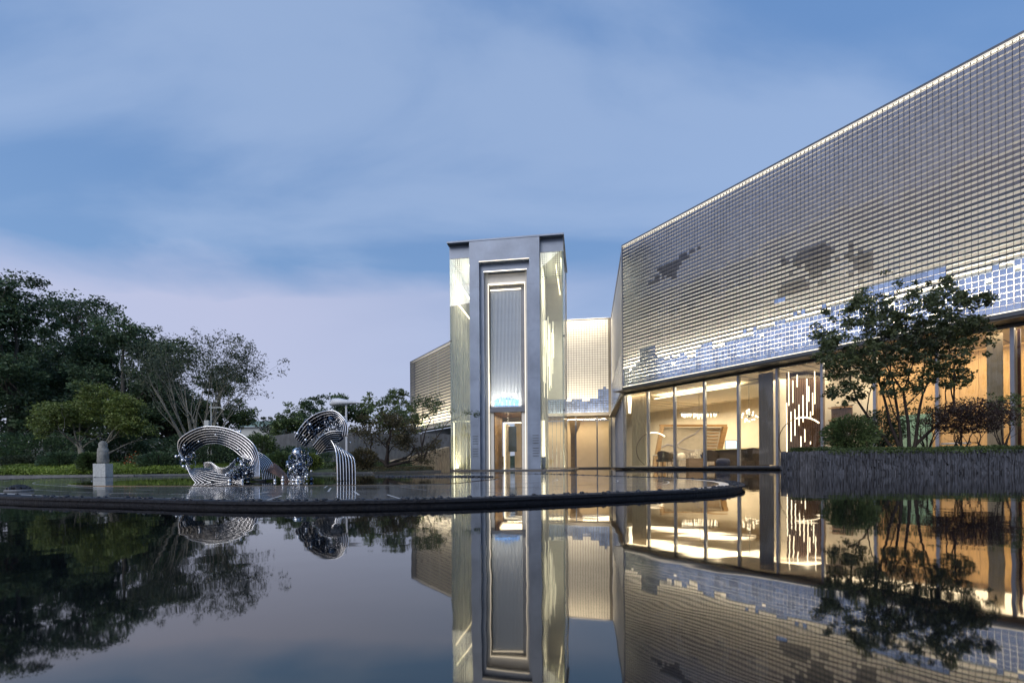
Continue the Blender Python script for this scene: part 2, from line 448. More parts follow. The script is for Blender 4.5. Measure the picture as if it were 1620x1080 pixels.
struct('kerb', g, mat('kerb_stone', (.16, .165, .17), .6, nscale=8, namp=.25))

# paved terrace disc standing just above the water
rim = spline([(-3.3, 3.11), (-2.14, 2.68), (-1.29, 2.40), (-.66, 2.42), (-.03, 2.58), (.74, 2.96), (1.4, 3.35), (1.88, 3.95), (2.22, 4.9), (2.28, 6.1), (1.74, 7.8), (.88, 10.6),
              (-.6, 12.5), (-3, 13.4), (-6, 12.8), (-8.5, 11.6), (-9.3, 9), (-7.2, 6), (-5, 4.2)], 8)
RZ = .036
cen = Vector((-2.6, 7.2))
g = MB(); g.prism([tuple(Vector(p[:2]) + (cen - Vector(p[:2])).normalized() * .05) for p in rim], -.3, RZ - .0042); struct('terrace_base', g, m_grout)
g = MB(); cen = Vector((-2.6, 7.2))
n = len(rim)
for i in range(n):
    p, q = Vector(rim[i][:2]), Vector(rim[(i + 1) % n][:2])
    def inn(v, k): 
        d = (cen - v).normalized(); return v + d * k
    a, b, c_, d_ = inn(p, -.02), inn(q, -.02), inn(q, .10), inn(p, .10)
    g.add([(a.x, a.y, RZ + .002), (b.x, b.y, RZ + .002), (c_.x, c_.y, RZ + .002), (d_.x, d_.y, RZ + .002), (a.x, a.y, RZ - .013), (b.x, b.y, RZ - .013),
           (p.x, p.y, RZ - .016), (q.x, q.y, RZ - .016), (p.x, p.y, -.1), (q.x, q.y, -.1)],
          [(0, 1, 2, 3), (0, 4, 5, 1), (4, 6, 7, 5), (6, 8, 9, 7)])
struct('terrace_rim', g, m_dark)
# pavers in rings: radial joints fan out from the middle
terr = thing('paved_terrace', 'low round paved terrace with dark rim standing in the pond under the steel sculpture', 'terrace', (cen.x, cen.y, RZ))
def rim_at(ang):
    best = None; d = Vector((math.cos(ang), math.sin(ang)))
    for i in range(n):
        p, q = Vector(rim[i][:2]), Vector(rim[(i + 1) % n][:2]); e_ = q - p
        det = d.x * (-e_.y) + d.y * e_.x
        if abs(det) < 1e-9: continue
        r_ = p - cen; t = (r_.x * (-e_.y) + r_.y * e_.x) / det; u = (d.x * r_.y - d.y * r_.x) / det
        if 0 <= u <= 1 and t > 0: best = t if best is None else min(best, t)
    return best or 3
rings = [.04, .30, .50, .66, .80, .90, .985]
cnt = [14, 22, 30, 38, 42, 46]
for ri in range(len(rings) - 1):
    for k in range(cnt[ri]):
        a0 = 2 * math.pi * (k + .5 * (ri % 2)) / cnt[ri]; a1 = a0 + 2 * math.pi / cnt[ri]; gap = .007
        pts = []
        for (rr_, aa, dr, da) in ((rings[ri], a0, 1, 1), (rings[ri + 1], a0, -1, 1), (rings[ri + 1], (a0 + a1) / 2, -1, 0), (rings[ri + 1], a1, -1, -1), (rings[ri], a1, 1, -1), (rings[ri], (a0 + a1) / 2, 1, 0)):
            Rm = rim_at(aa) - .10; rad = rr_ * Rm + dr * gap; ang = aa + da * gap / max(rad, .2)
            pts.append((cen.x + rad * math.cos(ang), cen.y + rad * math.sin(ang)))
        mb = MB(); mb.prism(pts[::-1], RZ - .02, RZ - .0022 + random.uniform(-.0005, .0005)); obj('paver', mb, m_paver, terr)
# sheet of still water over the middle of the terrace
pool = spline([(-3.4, 4.75), (-1.8, 4.6), (-.75, 4.75), (-.45, 5.6), (-.2, 7.6), (-1.2, 9.0), (-3.2, 9.4), (-5.4, 8.6), (-5.6, 6.4), (-4.6, 5.1)], 6)
g = MB(); g.prism(pool, RZ - .001, RZ + .003); struct('inner_pool_water', g, m_water)
# black pebbles round the rim and on the spit
def pebbles(name, pts, sz):
    mb = MB()
    for p in pts:
        s_ = sz * random.uniform(.5, 1.3); mb.ball((p[0], p[1], p[2] + s_ * .3), s_, 6, 4, (1, random.uniform(.7, 1.2), .6), .25)
    return obj(name, mb, m_pebble, None, True, 'stuff')
pp = []
for i in range(n):
    for k in range(4):
        t = random.random(); p = Vector(rim[i][:2]).lerp(Vector(rim[(i + 1) % n][:2]), t); d = (cen - p).normalized()
        if random.random() < .75: q = p + d * random.uniform(.0, .10); pp.append((q.x, q.y, RZ))
pebbles('gravel', pp, .013)
pp = []
for i in range(900):
    t = random.random(); x = -2.5 + 2.2 * t; wd = .12 + .5 * math.sin(math.pi * min(1, t * 1.0)) ** .8
    pp.append((x, 8.9 - 1.2 * t + random.uniform(-.5, .5) * wd, RZ))
pebbles('gravel', pp, .022)

# ------------------------------------------------------------------ facade building
TOPZ, SBOT = 12.0, 4.42
FA = Frame((6.00, 25.88), (.538, -.843))        # a: along towards the viewer, n: must point into the building
FA.n = Vector((.843, .538, 0)).normalized()
gal = thing('gallery_building', 'long low gallery with a floating screen of small steel tiles above a lit glass front', 'building', FA.p(7, 1, 0))
AEND = 19.5
TW, TH = .145, .172
NR = int((TOPZ - .12 - SBOT) / TH); NCL = int(AEND / TW)
def tile_mesh(kind):
    mb = MB(); w_, e3 = TW / 2 - .005, Vector((0, 0, 1))
    if kind == 'flat':
        mb.boxv((0, 0, 0), FA.e * (w_ + .0012), FA.n * .006, e3 * (TH / 2 - .0048))
    else:   # folded blade: upper plate leans in, short lip returns at the foot
        def P(n_, z): return FA.n * n_ + e3 * z
        prof = [P(.040, .062), P(-.022, -.040), P(-.010, -.058), P(-.002, -.054), P(-.012, -.038), P(.048, .060)]
        mb.extr([q - FA.e * w_ for q in prof], FA.e * (2 * w_))
    return mb
def two_part_tile(k):
    """pale translucent upper face over a leaning steel lower face; k = share of the pale part"""
    mb = MB(); w_ = TW / 2 - .0055; top = TH / 2 - .003; mid = TH / 2 - TH * k; low = -TH / 2 + .004; e3 = Vector((0, 0, 1))
    def q(a, n_, z): return FA.e * a + FA.n * n_ + e3 * z
    mb.add([q(-w_, 0, mid), q(w_, 0, mid), q(w_, 0, top), q(-w_, 0, top), q(-w_, .012, top), q(w_, .012, top), q(-w_, .012, mid), q(w_, .012, mid)],
           [(0, 1, 2, 3), (3, 2, 5, 4), (0, 3, 4, 6), (1, 7, 5, 2)])
    mb.add([q(-w_, -.006, mid - .001), q(w_, -.006, mid - .001), q(w_, .016, low), q(-w_, .016, low), q(-w_, .022, low), q(w_, .022, low), q(w_, .004, mid - .001), q(-w_, .004, mid - .001)],
           [(3, 2, 1, 0), (4, 5, 2, 3), (7, 6, 5, 4), (0, 1, 6, 7), (0, 7, 4, 3), (1, 2, 5, 6)])
    return mb
def pale(name, c, tr):
    m = mat(name, c, .35, nscale=.8, namp=.10, island=.08, spec=.5); t = m.node_tree
    b = t.nodes['Principled BSDF']; o = [q for q in t.nodes if q.type == 'OUTPUT_MATERIAL'][0]
    tl = N(t, 'ShaderNodeBsdfTranslucent'); tl.inputs[0].default_value = (*tr, 1); mx = N(t, 'ShaderNodeMixShader'); mx.inputs[0].default_value = .55
    L(t, b.outputs[0], mx.inputs[1]); L(t, tl.outputs[0], mx.inputs[2]); L(t, mx.outputs[0], o.inputs[0]); return m
m_pale = pale('fritted_glass_tile', (.56, .57, .60), (.85, .83, .78)); m_paledark = pale('dark_fritted_glass_tile', (.15, .165, .19), (.30, .30, .31))
flat_mb = tile_mesh('flat'); KS = (.34, .44, .54, .62)
blade_mbs = [two_part_tile(k) for k in KS]
me_flat = mesh_from(flat_mb, 'tile'); me_flat.materials.append(m_tileblue)
def two_mat(me, a, b, rep=1):
    me.materials.clear(); me.materials.append(a); me.materials.append(b)
    me.polygons.foreach_set('material_index', ([0] * 4 + [1] * 6) * rep); me.update()
me_blades = []; me_darks = []
for mb_ in blade_mbs:
    q = mesh_from(mb_, 'tile'); two_mat(q, m_pale, m_tile); me_blades.append(q)
    q = mesh_from(mb_, 'tile'); two_mat(q, m_paledark, m_tiledark); me_darks.append(q)
cells = []; hzs = []
def mural(p, a, z):
    x = CX + F * p.x / p.y; y = HY - F * (p.z - EYE) / p.y
    nn = mnoise.noise(Vector((a * 1.1, z * 1.3, 7))) + .6 * mnoise.noise(Vector((a * 3.5, z * 3.5, 2)))
    def blob(cx, cy, rx, ry, sh=0): return 1 - ((x - cx) / rx) ** 2 - ((y - cy + sh * (x - cx)) / ry) ** 2
    v = max(blob(1072, 418, 50, 9, .8), blob(1062, 428, 20, 15), blob(1290, 420, 46, 40, .2), blob(1362, 415, 26, 34), blob(1262, 455, 50, 16, .2))
    return v + nn * .9 > .30 + .5 * random.random()
for c in range(NCL):
    a = (c + .5) * TW
    hz = 5.0 + 3.2 * mnoise.noise(Vector((math.floor(a / .9) * .9 * .45, 3.1, 0))) + 1.5 * mnoise.noise(Vector((math.floor(a / .45) * 1.3, 9.1, 0))) + .12 * a
    hzs.append(hz)
    for r_ in range(NR):
        z = SBOT + .03 + (r_ + .5) * TH
        fl = r_ < hz
        if abs(r_ - hz) < 1.8 and random.random() < .05: fl = not fl
        if mnoise.noise(Vector((math.floor(a * .9) * .7, math.floor(r_ / 2) * .9, 5))) > .42 and hz < r_ < hz + 5: fl = True
        p = FA.p(a, 0, z)
        cells.append((p, 2 if (not fl and mural(p, a, z)) else int(fl), a, min(3, int(3.99 * max(0, 1 - (r_ - hz) / 26)))))
def vis(p):
    x = CX + F * p.x / p.y; y = HY - F * (p.z - EYE) / p.y
    return 0 < x < 1615 and 45 < y < 1000
cells.sort(key=lambda q: (0 if vis(q[0]) else 1, q[0].y))
for p, fl, a, kk in cells[:300]: inst('tile', me_flat if fl == 1 else (me_darks if fl else me_blades)[kk], gal, p)
def joined(proto, pts, scales=None):
    pv = np.array(proto.v); nv = len(pv)
    V = (pv[None] + np.array([tuple(p) for p in pts])[:, None]).reshape(-1, 3)
    fs = []
    for i in range(len(pts)):
        fs += [tuple(i * nv + k for k in f) for f in proto.f]
    m_ = MB(); m_.v = [tuple(q) for q in V]; m_.f = fs; return m_
rest = cells[300:]
obj('flat_tiles', joined(flat_mb, [c[0] for c in rest if c[1] == 1]), m_tileblue, gal, kind='stuff')
for kk in range(4):
    for typ, ma, mb2 in ((0, m_pale, m_tile), (2, m_paledark, m_tiledark)):
        P_ = [c[0] for c in rest if c[1] == typ and c[3] == kk]
        if P_:
            o = obj('tiles' if typ == 0 else 'dark_tiles', joined(blade_mbs[kk], P_), ma, gal, kind='stuff'); two_mat(o.data, ma, mb2, len(P_))
# vertical rails behind the tile joints
mb = MB()
for c in range(NCL + 1):
    mb.fbox(FA, c * TW - .0052, c * TW + .0052, -.003, .040, SBOT + .03 + TH * max(0, math.floor(hzs[min(c, NCL - 1)]) + 1), TOPZ - .06)
obj('screen_rails', mb, m_dark, gal, kind='stuff')
mb = MB(); mb.fbox(FA, .02, AEND, .42, .60, SBOT - .1, TOPZ - .1); obj('back_wall', mb, m_back, gal)
mb = MB(); mb.fbox(FA, -.03, AEND, -.05, .7, TOPZ - .06, TOPZ); obj('coping', mb, m_metalgrey, gal)
mb = MB(); mb.fbox(FA, 0, AEND, -.035, -.012, TOPZ - .10, TOPZ - .066); obj('top_light_line', mb, m_leddim, gal)
mb = MB(); mb.fbox(FA, -.05, AEND, -.05, .72, SBOT - .14, SBOT - .02); obj('fascia', mb, m_fascia, gal)
mb = MB(); mb.fbox(FA, -.045, AEND, -.045, -.01, SBOT - .018, SBOT + .012); obj('bottom_light_line', mb, m_ledsoft, gal)
mb = MB(); mb.fbox(FA, -.06, -.004, -.05, .62, SBOT - .018, TOPZ - .062); obj('corner_post', mb, m_mull, gal)
area_f('screen_wash_lamp', FA, .1, AEND - .1, .22, SBOT + .02, .16, 3900, (1, .87, .65), up=True, spread=75, tilt=.12)

area_f('screen_wash_lamp', FA, .1, AEND - .1, .22, TOPZ - .09, .10, 30, (1, .88, .66), up=False)
# soffit, glazing line
GN = .8; GZ0, GZ1 = .12, 4.12
mb = MB(); mb.fbox(FA, -.05, AEND, .722, 1.0, SBOT - .16, SBOT - .03); obj('soffit', mb, m_soffit, gal)
mb = MB(); mb.fbox(FA, -.70, AEND, .0, .715, SBOT - .19, SBOT - .143); obj('soffit', mb, m_soffit, gal)
mb = MB(); mb.fbox(FA, -.7, AEND, GN - .05, GN + .10, GZ1, SBOT - .195); obj('head_rail', mb, m_fascia, gal)
mb = MB(); mb.fbox(FA, -.9, AEND, .25, GN + .16, .045, .118); obj('plinth', mb, m_dark, gal)
mb = MB(); mb.fbox(FA, -.7, AEND, GN - .03, GN + .03, .12, .17); obj('sill', mb, m_metalgrey, gal)
MULL = [-.70 + 1.7 * i for i in range(12)]
for i, a in enumerate(MULL):
    mb = MB(); mb.fbox(FA, a - .045, a + .045, GN - .10, GN + .06, .171, GZ1 - .002); obj('mullion', mb, m_mull, gal)
    if i < len(MULL) - 1:
        mb = MB(); mb.fbox(FA, a + .048, a + 1.652, GN - .008, GN + .008, .172, GZ1 - .002)
        wn = obj('window', mb, m_glass, gal)
# interior shell
mb = MB(); pts = [FA.p(-.95, GN, 0), FA.p(AEND, GN, 0), FA.p(AEND, 9, 0), FA.p(-10.5, 9, 0)]
mb.prism([(p.x, p.y) for p in pts], -.3, .115); obj('interior_floor', mb, m_floor, gal)
mb = MB(); mb.prism([(p.x, p.y) for p in pts], 4.16, 4.24); obj('interior_ceiling', mb, m_ceil, gal)
mb = MB(); mb.fbox(FA, -10.5, AEND, 9, 9.2, .12, 4.16); obj('interior_wall', mb, m_cream, gal)
mb = MB(); mb.fbox(FA, AEND, AEND + .2, GN, 9, .12, 12); obj('end_wall', mb, m_cream, gal)
mb = MB(); mb.fbox(FA, 0.1, AEND, 1.0, 9.2, SBOT - .1, TOPZ - .3); obj('upper_storey', mb, m_back, gal)
# dropped ceiling raft with a lit cove
mb = MB(); mb.fbox(FA, 0, 8.2, 2.4, 6.5, 3.92, 3.99); obj('ceiling_raft', mb, m_white, gal)
for (a0, a1, n_, pw) in ((-1, 5, 2.0, 420), (-5, 3, 6.2, 700), (5, 8.5, 2.8, 200), (9.6, 15.5, 1.9, 260), (9, 17, 4.5, 200)):
    area_f('ceiling_lamp', FA, a0, a1, n_, 4.1 if n_ < 2.3 or a0 > 8 else 3.9, 2.3, pw, WARM, up=False, spread=170)
mb = MB()
for a in np.arange(-4, 16, .9): mb.fbox(FA, a, a + .03, 1.1, 8.8, 4.145, 4.158)
obj('ceiling_joints', mb, m_metalgrey, gal, kind='stuff')
# blinds hanging inside the glass
def blind(px0, px1, m_, lab):
    a0, _ = FA.hit(px0, 1.05); a1, _ = FA.hit(px1, 1.05)
    mb = MB(); k = int((a1 - a0) / .06)
    pts = []
    for i in range(k + 1):
        t = a0 + (a1 - a0) * i / k; pts.append((t, 1.05 + .018 * (i % 2)))
    b = len(mb.v)
    vs = []
    for t, nn in pts: vs += [FA.p(t, nn, .2), FA.p(t, nn, 4.08), FA.p(t, nn + .006, .2), FA.p(t, nn + .006, 4.08)]
    fs = []
    for i in range(k): fs += [(4 * i, 4 * i + 4, 4 * i + 5, 4 * i + 1), (4 * i + 2, 4 * i + 3, 4 * i + 7, 4 * i + 6)]
    mb.add(vs, fs)
    single('blind', mb, m_, lab, 'blind', 'blinds behind the glass front')
blind(1201, 1224, m_blind, 'grey pleated blind hanging full height between star chandelier and wooden slatted wall')
blind(1000, 1022, m_blindw, 'narrow beige blind at the far left end of the glass front behind the arc lamp')
blind(1562, 1588, m_blindw, 'beige blind behind the glass just right of the planter tree crown')
blind(1599, 1611, m_blindw, 'slim beige blind beside the dark red frame at the right edge')
mb = MB(); a_, _ = FA.hit(1613.5, 1.0); mb.fbox(FA, a_ - .03, a_ + .03, .98, 1.06, .13, 4.1); obj('inner_frame', mb, mat('dark_red_frame', (.06, .015, .01), .4), gal)

# return wall and recessed middle wall
WB = Vector((7.95, 38.4, 0))
FR = Frame(FA.o, (WB.x - FA.o.x, WB.y - FA.o.y)); FR.n = Vector((FR.e.y, -FR.e.x, 0)); LR = (WB - FA.o).length
FM = Frame((-2.3, 39.9), (WB.x + 2.3, WB.y - 39.9)); FM.n = Vector((-FM.e.y, FM.e.x, 0)); LM = (Vector((-2.3, 39.9, 0)) - WB).length
link = thing('recessed_wing', 'cream gridded wall set back between the glass tower and the tiled gallery', 'building', FM.p(LM / 2, 0, 0))
m_gridt = mat('pale_mesh_tile', (.58, .56, .50), .55, .1, nscale=1, namp=.08)
def gridwall(fr, Ln, parent, off, pw=.21, ph=.185):
    nc = int((Ln - .1) / pw); nr_ = int((TOPZ - .15 - SBOT) / ph)
    pr = MB(); pr.boxv((0, 0, 0), fr.e * (pw / 2 - .013), fr.n * .012, Vector((0, 0, ph / 2 - .013)))
    pts = []; blue = []
    for c in range(nc):
        lim = 5.6 + 1.8 * mnoise.noise(Vector((c * .35, 1.7, off))) + (3.5 if fr is FM and c > nc - 5 else 0)
        for r_ in range(nr_):
            p = fr.p(.05 + (c + .5) * pw, 0, SBOT + .06 + (r_ + .5) * ph)
            (blue if r_ < lim else pts).append(p)
    obj('mesh_tiles', joined(pr, pts), m_gridt, parent, kind='stuff')
    obj('mirror_tiles', joined(pr, blue), m_tileblue, parent, kind='stuff')
gridwall(FM, LM, link, 0); 
mb = MB(); mb.fbox(FM, 0, LM, .08, .5, SBOT - .1, TOPZ - .06); obj('wall', mb, m_soffit, link)
mb = MB(); mb.fbox(FM, 0, LM, -.04, .6, TOPZ - .055, TOPZ); obj('coping', mb, m_mull, link)
mb = MB(); mb.fbox(FM, 0, LM, -.04, .6, SBOT - .17, SBOT - .102); obj('fascia', mb, m_soffit, link)
mb = MB(); mb.fbox(FR, .03, LR, .05, .55, SBOT - .1, TOPZ - .06); obj('return_wall', mb, m_white, link)
gridwall(FR, LR, link, 3, .42, .36)
mb = MB(); mb.fbox(FR, .05, LR, -.03, .6, TOPZ - .055, TOPZ); obj('return_coping', mb, m_mull, link)
mb = MB(); p0 = FR.p(.03, 0, 0); p1 = WB; p2 = FM.p(0, 0, 0)
pts = [FR.p(.1, -.03, 0), FR.p(LR - .02, -.03, 0), FR.p(LR, 1.3, 0), FR.p(.1, 1.0, 0)]
mb.prism([(p.x, p.y) for p in pts], SBOT - .18, SBOT - .103); obj('return_soffit', mb, m_cream, link)
mb = MB(); mb.fbox(FM, 0, LM + .5, .6, 1.6, SBOT - .17, SBOT - .102); obj('soffit', mb, m_cream, link)
# lamps washing both walls from the foot
area_f('wall_wash_lamp', FM, 3.2, LM - .3, -1.5, SBOT - .15, .25, 400, (1, .86, .66), up=True, tilt=-.5)
area_f('wall_wash_lamp', FM, 3.2, LM - .3, -1.1, TOPZ + .1, .2, 210, (1, .84, .60), up=False, tilt=-.5)
# glass under the middle and return walls
mb = MB(); mb.fbox(FM, 0, LM + .6, .6, 1.8, .045, .11); obj('floor_slab', mb, m_platf, link)
for px in (897, 911.5, 945, 968):
    a, _ = FM.hit(px, .9); mb = MB(); mb.fbox(FM, a - .05, a + .05, .84, .96, .112, 4.24); obj('mullion', mb, m_metalgrey, link)
xs = [FM.hit(p, .9)[0] for p in (897, 911.5, 945, 968)]
for a0, a1 in zip(xs, xs[1:]):
    mb = MB(); mb.fbox(FM, a0 + .052, a1 - .052, .89, .91, .12, 4.24); obj('window', mb, m_glass, link)
mb = MB(); mb.fbox(FM, 2, LM + .6, 4.0, 4.2, .12, 4.2); obj('interior_wall', mb, mat('warm_panel', (.66, .52, .34), .6, nscale=2, namp=.05), link)
mb = MB(); mb.fbox(FM, 0, LM + 1.5, 1.62, 4.2, 4.25, 4.4); obj('interior_ceiling', mb, m_ceil, link)
mb = MB(); mb.fbox(FM, 0, LM + 1.5, 1.82, 4.2, .0, .105); obj('interior_floor', mb, m_floor, link)
area_f('ceiling_lamp', FM, 4, LM + .6, 2.4, 4.22, .8, 190, WARM, up=False)
mb = MB(); a0, _ = FM.hit(901, 2.0); a1, _ = FM.hit(922, 2.0); a2, _ = FM.hit(912, 2.0); a3, _ = FM.hit(903, 2.0)
mb.extr([FM.p(a0, 2.0, 4.2), FM.p(a1, 2.0, 4.2), FM.p(a2, 2.0, 2.9), FM.p(a2 - .05, 2.0, .12), FM.p(a3, 2.0, .12), FM.p(a3, 2.0, 2.9)][::-1], FM.n * .12)
obj('flared_column', mb, m_oak, link)
FG = Frame(FA.p(-.70, GN, 0)[:2], (FM.p(LM + .35, .9, 0) - FA.p(-.70, GN, 0))[:2]); FG.n = Vector((FG.e.y, -FG.e.x, 0)); LG = (FM.p(LM + .35, .9, 0) - FA.p(-.70, GN, 0)).length
for i in range(9):
    a = LG * (i + .0) / 9 + .15
    mb = MB(); mb.fbox(FG, a - .03, a + .03, -.08, .06, .12, 4.23); obj('mullion', mb, m_mull, link)
    mb = MB(); mb.fbox(FG, a + .052, a + LG / 9 - .052, -.01, .01, .12, 4.23); obj('window', mb, m_glass, link)
mb = MB(); mb.fbox(FG, 0, LG, -.35, .3, .03, .115); obj('plinth', mb, m_dark, link)

# ------------------------------------------------------------------ left wing
FL = Frame((-11.25, 54.0), (.538, -.843)); FL.n = Vector((.843, .538, 0)); LL = 16.5
wing = thing('louvred_wing', 'far wing with a louvred screen rising behind the garden left of the tower', 'building', FL.p(8, 1, 0))
me_slat = None
pr = MB(); prof = [(.05, .075), (-.04, -.03), (-.03, -.06), (.06, .07)]
pr.extr([FL.e * 0 + FL.n * a + Vector((0, 0, b)) for a, b in prof], FL.e * LL)
me_slat = mesh_from(pr, 'slat'); me_slat.materials.append(m_tile)
for i in range(25): inst('slat', me_slat, wing, FL.p(0, 0, SBOT + .12 + i * .297))
mb = MB(); mb.fbox(FL, .1, LL, .5, .9, SBOT - .1, TOPZ - .1); obj('wall', mb, m_back, wing)
mb = MB(); mb.fbox(FL, -.05, .03, -.06, .9, SBOT - .1, TOPZ - .06); obj('corner_post', mb, m_mull, wing)
mb = MB(); mb.fbox(FL, -.05, LL, -.06, .9, TOPZ - .058, TOPZ); obj('coping', mb, m_mull, wing)
mb = MB(); mb.fbox(FL, 0, LL, -.06, .9, SBOT - .28, SBOT - .105); obj('fascia', mb, m_ledsoft if False else m_white, wing)
mb = MB(); mb.fbox(FL, .3, LL, 1.2, 1.4, 0, SBOT - .28); obj('lower_wall', mb, m_fascia, wing)
for a in np.arange(1.2, 12, 2.2):
    mb = MB(); mb.fbox(FL, a, a + 1.9, 1.12, 1.19, .6, 3.6); obj('window', mb, mat('dim_glass', (.03, .035, .04), .1, .0, spec=.8) if a < 1.3 else bpy.data.materials['dim_glass'], wing)
area_f('screen_wash_lamp', FL, .2, LL - .2, .28, SBOT + .0, .2, 900, (1, .87, .66), up=True, spread=75, tilt=.12)

# ------------------------------------------------------------------ entrance tower
TA = Vector(((713.5 - CX) / F * 25.74, 25.74, 0)); TB = Vector(((893.5 - CX) / F * 24.84, 24.84, 0))
FT = Frame(TA[:2], (TB - TA)[:2]); LT = (TB - TA).length; DP = 4.6
tow = thing('entrance_tower', 'tall slim entrance tower with glass flanks and a blue grey portal frame', 'tower', FT.p(LT / 2, DP / 2, 0))
def tu(px, py=600, n=0.0): return FT.hit(px - ROLL * (py - HY), n)[0]
def tz(px, py, n=0.0):
    x0 = px - ROLL * (py - HY); a, D = FT.hit(x0, n); return at(px, py, D).z
PZ = .07
aL, aR = tu(745, 450), tu(854.6, 450)          # portal outer
bL, bR = tu(760, 450), tu(838.5, 450)
mb = MB(); mb.fbox(FT, -.05, LT + .05, -.37, DP, 11.94, 12.02); obj('cap', mb, m_portal, tow)
for (x0, x1) in ((aL, bL), (bR, aR)):
    mb = MB(); mb.fbox(FT, x0 + .006, x1 - .006, -.338, .25, PZ, 11.93); obj('portal_core', mb, m_fascia, tow)
    zs_ = [PZ, 2.35, 4.75, 7.15, 9.55, 11.935]
    for u0, u1 in zip(zs_, zs_[1:]):
        mb = MB(); mb.fbox(FT, x0, x1, -.35, -.3385, u0 + .004, u1 - .004); mb.fbox(FT, x0, x0 + .0055, -.338, .25, u0 + .004, u1 - .004); mb.fbox(FT, x1 - .0055, x1, -.338, .25, u0 + .004, u1 - .004); obj('portal_sheet', mb, m_portal, tow)
zA = tz(800, 411.5, -.35)
mb = MB(); mb.fbox(FT, bL + .002, bR - .002, -.35, .25, zA, 11.935); obj('portal_lintel', mb, m_portal, tow)
for z in (1.5, 3.1, 5.2, 7.6, 9.7):            # joints of the cladding sheets
    pass
mb = MB()
for (x0, x1) in ((aL, bL), (bR, aR)):
    for k in range(16):
        if k in (3, 4, 5, 6, 8, 9, 10, 11): mb.fbox(FT, x0 + .12, x1 - .10, -.362, -.351, .35 + k * .13, .35 + k * .13 + .03)
obj('vent_slots', mb, m_fascia, tow, kind='stuff')
mb = MB(); mb.fbox(FT, bL, bR, -.37, -.352, zA - .0, zA + .03); obj('light_line', mb, m_ledsoft, tow)
# stepped reveals
cL, cR = tu(765.5, 450), tu(833.5, 450); zB = tz(800, 427, -.05)
r1 = [(bL + .001, cL, PZ, zA), (cR, bR - .001, PZ, zA)]
for (x0, x1, z0, z1) in r1:
    mb = MB(); mb.fbox(FT, x0, x1, -.05, .55, z0, z1); obj('reveal_panel', mb, m_portal, tow)
mb = MB(); mb.fbox(FT, cL, cR, -.05, .55, zB, zA - .001); obj('reveal_panel', mb, m_portal, tow)
mb = MB(); mb.fbox(FT, cL, cR, -.06, -.03, zB - .035, zB - .002); obj('light_line', mb, m_led2, tow)
dL, dR = tu(770.5, 450), tu(829.5, 450); zC = tz(800, 449, .25); 
for (x0, x1) in ((cL + .001, dL), (dR, cR - .001)):
    mb = MB(); mb.fbox(FT, x0, x1, .25, .85, PZ, zB); obj('reveal_panel', mb, m_white, tow)
mb = MB(); mb.fbox(FT, dL, dR, .30, .85, zC + .05, zB - .04); obj('reveal_panel', mb, m_white, tow)
mb = MB(); mb.fbox(FT, dL, dR, .24, .30, zC, zC + .04); obj('light_line', mb, m_led2, tow)
for x in (dL, dR - .03):
    mb = MB(); mb.fbox(FT, x, x + .03, .24, .27, PZ, zC); obj('light_line', mb, m_ledsoft, tow)
# fluted panel
pL, pR = tu(775.6, 500, .5), tu(824, 500, .5); z1 = tz(800, 458, .5); z0 = tz(800, 646, .5)
mb = MB(); mb.fbox(FT, dL + .03, dR - .03, .62, .80, z0 - .18, zC + .049); obj('panel_frame', mb, m_metalgrey, tow)
nrib = 22; rw = (pR - pL) / nrib
pr = MB(); segs = 6; pts = []
for k in range(segs + 1):
    an = math.pi * k / segs; pts.append(FT.e * (-math.cos(an) * rw * .46) - FT.n * (math.sin(an) * rw * .42))
pr.extr([q for q in pts], Vector((0, 0, z1 - z0 - .12)))
me_rib = mesh_from(pr, 'rib'); me_rib.materials.append(m_rib)
for k in range(nrib): inst('rib', me_rib, tow, FT.p(pL + (k + .5) * rw, .62, z0 + .06))
mb = MB(); mb.fbox(FT, pL, pR, .55, .60, z1, z1 + .05); obj('light_line', mb, m_led2, tow)
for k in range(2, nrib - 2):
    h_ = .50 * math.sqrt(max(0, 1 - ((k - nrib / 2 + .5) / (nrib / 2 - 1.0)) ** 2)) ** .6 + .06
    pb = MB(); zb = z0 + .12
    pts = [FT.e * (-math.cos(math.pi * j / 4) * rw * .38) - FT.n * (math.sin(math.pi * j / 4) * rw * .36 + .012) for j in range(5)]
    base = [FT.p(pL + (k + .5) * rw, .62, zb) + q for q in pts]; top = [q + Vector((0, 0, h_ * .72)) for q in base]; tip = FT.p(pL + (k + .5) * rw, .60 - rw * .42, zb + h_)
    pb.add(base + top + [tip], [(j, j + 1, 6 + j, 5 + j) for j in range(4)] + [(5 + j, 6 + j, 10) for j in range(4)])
    obj('painted_glow', pb, m_blue, tow)  # arch of blue glow over the door, painted as coloured pieces
area_f('panel_uplight', FT, pL + .05, pR - .05, .36, z0 + .02, .14, 60, (1, .90, .74), up=True, tilt=-.10, spread=120)
mb = MB(); mb.fbox(FT, dL + .03, dR - .03, .30, .62, z0 - .20, z0 - .0); obj('door_head', mb, m_metalgrey, tow)
# door
gL, gR = tu(782, 700, .5), tu(826, 700, .5); zd = z0 - .2
for (x0, x1) in ((dL + .03, gL), (gR, dR - .03)):
    mb = MB(); mb.fbox(FT, x0, x1, .42, .62, PZ, zd); obj('door_jamb', mb, m_white, tow)
gm = (gL + gR) / 2
for (x0, x1) in ((gL, gm - .004), (gm + .004, gR)):
    mb = MB(); mb.fbox(FT, x0, x1, .50, .52, PZ + .01, zd - .01); d = obj('glass_door', mb, m_glass, tow)
for x in (gL, gR - .03):
    mb = MB(); mb.fbox(FT, x, x + .03, .49, .53, PZ, zd); obj('door_frame', mb, m_oakdark, tow)
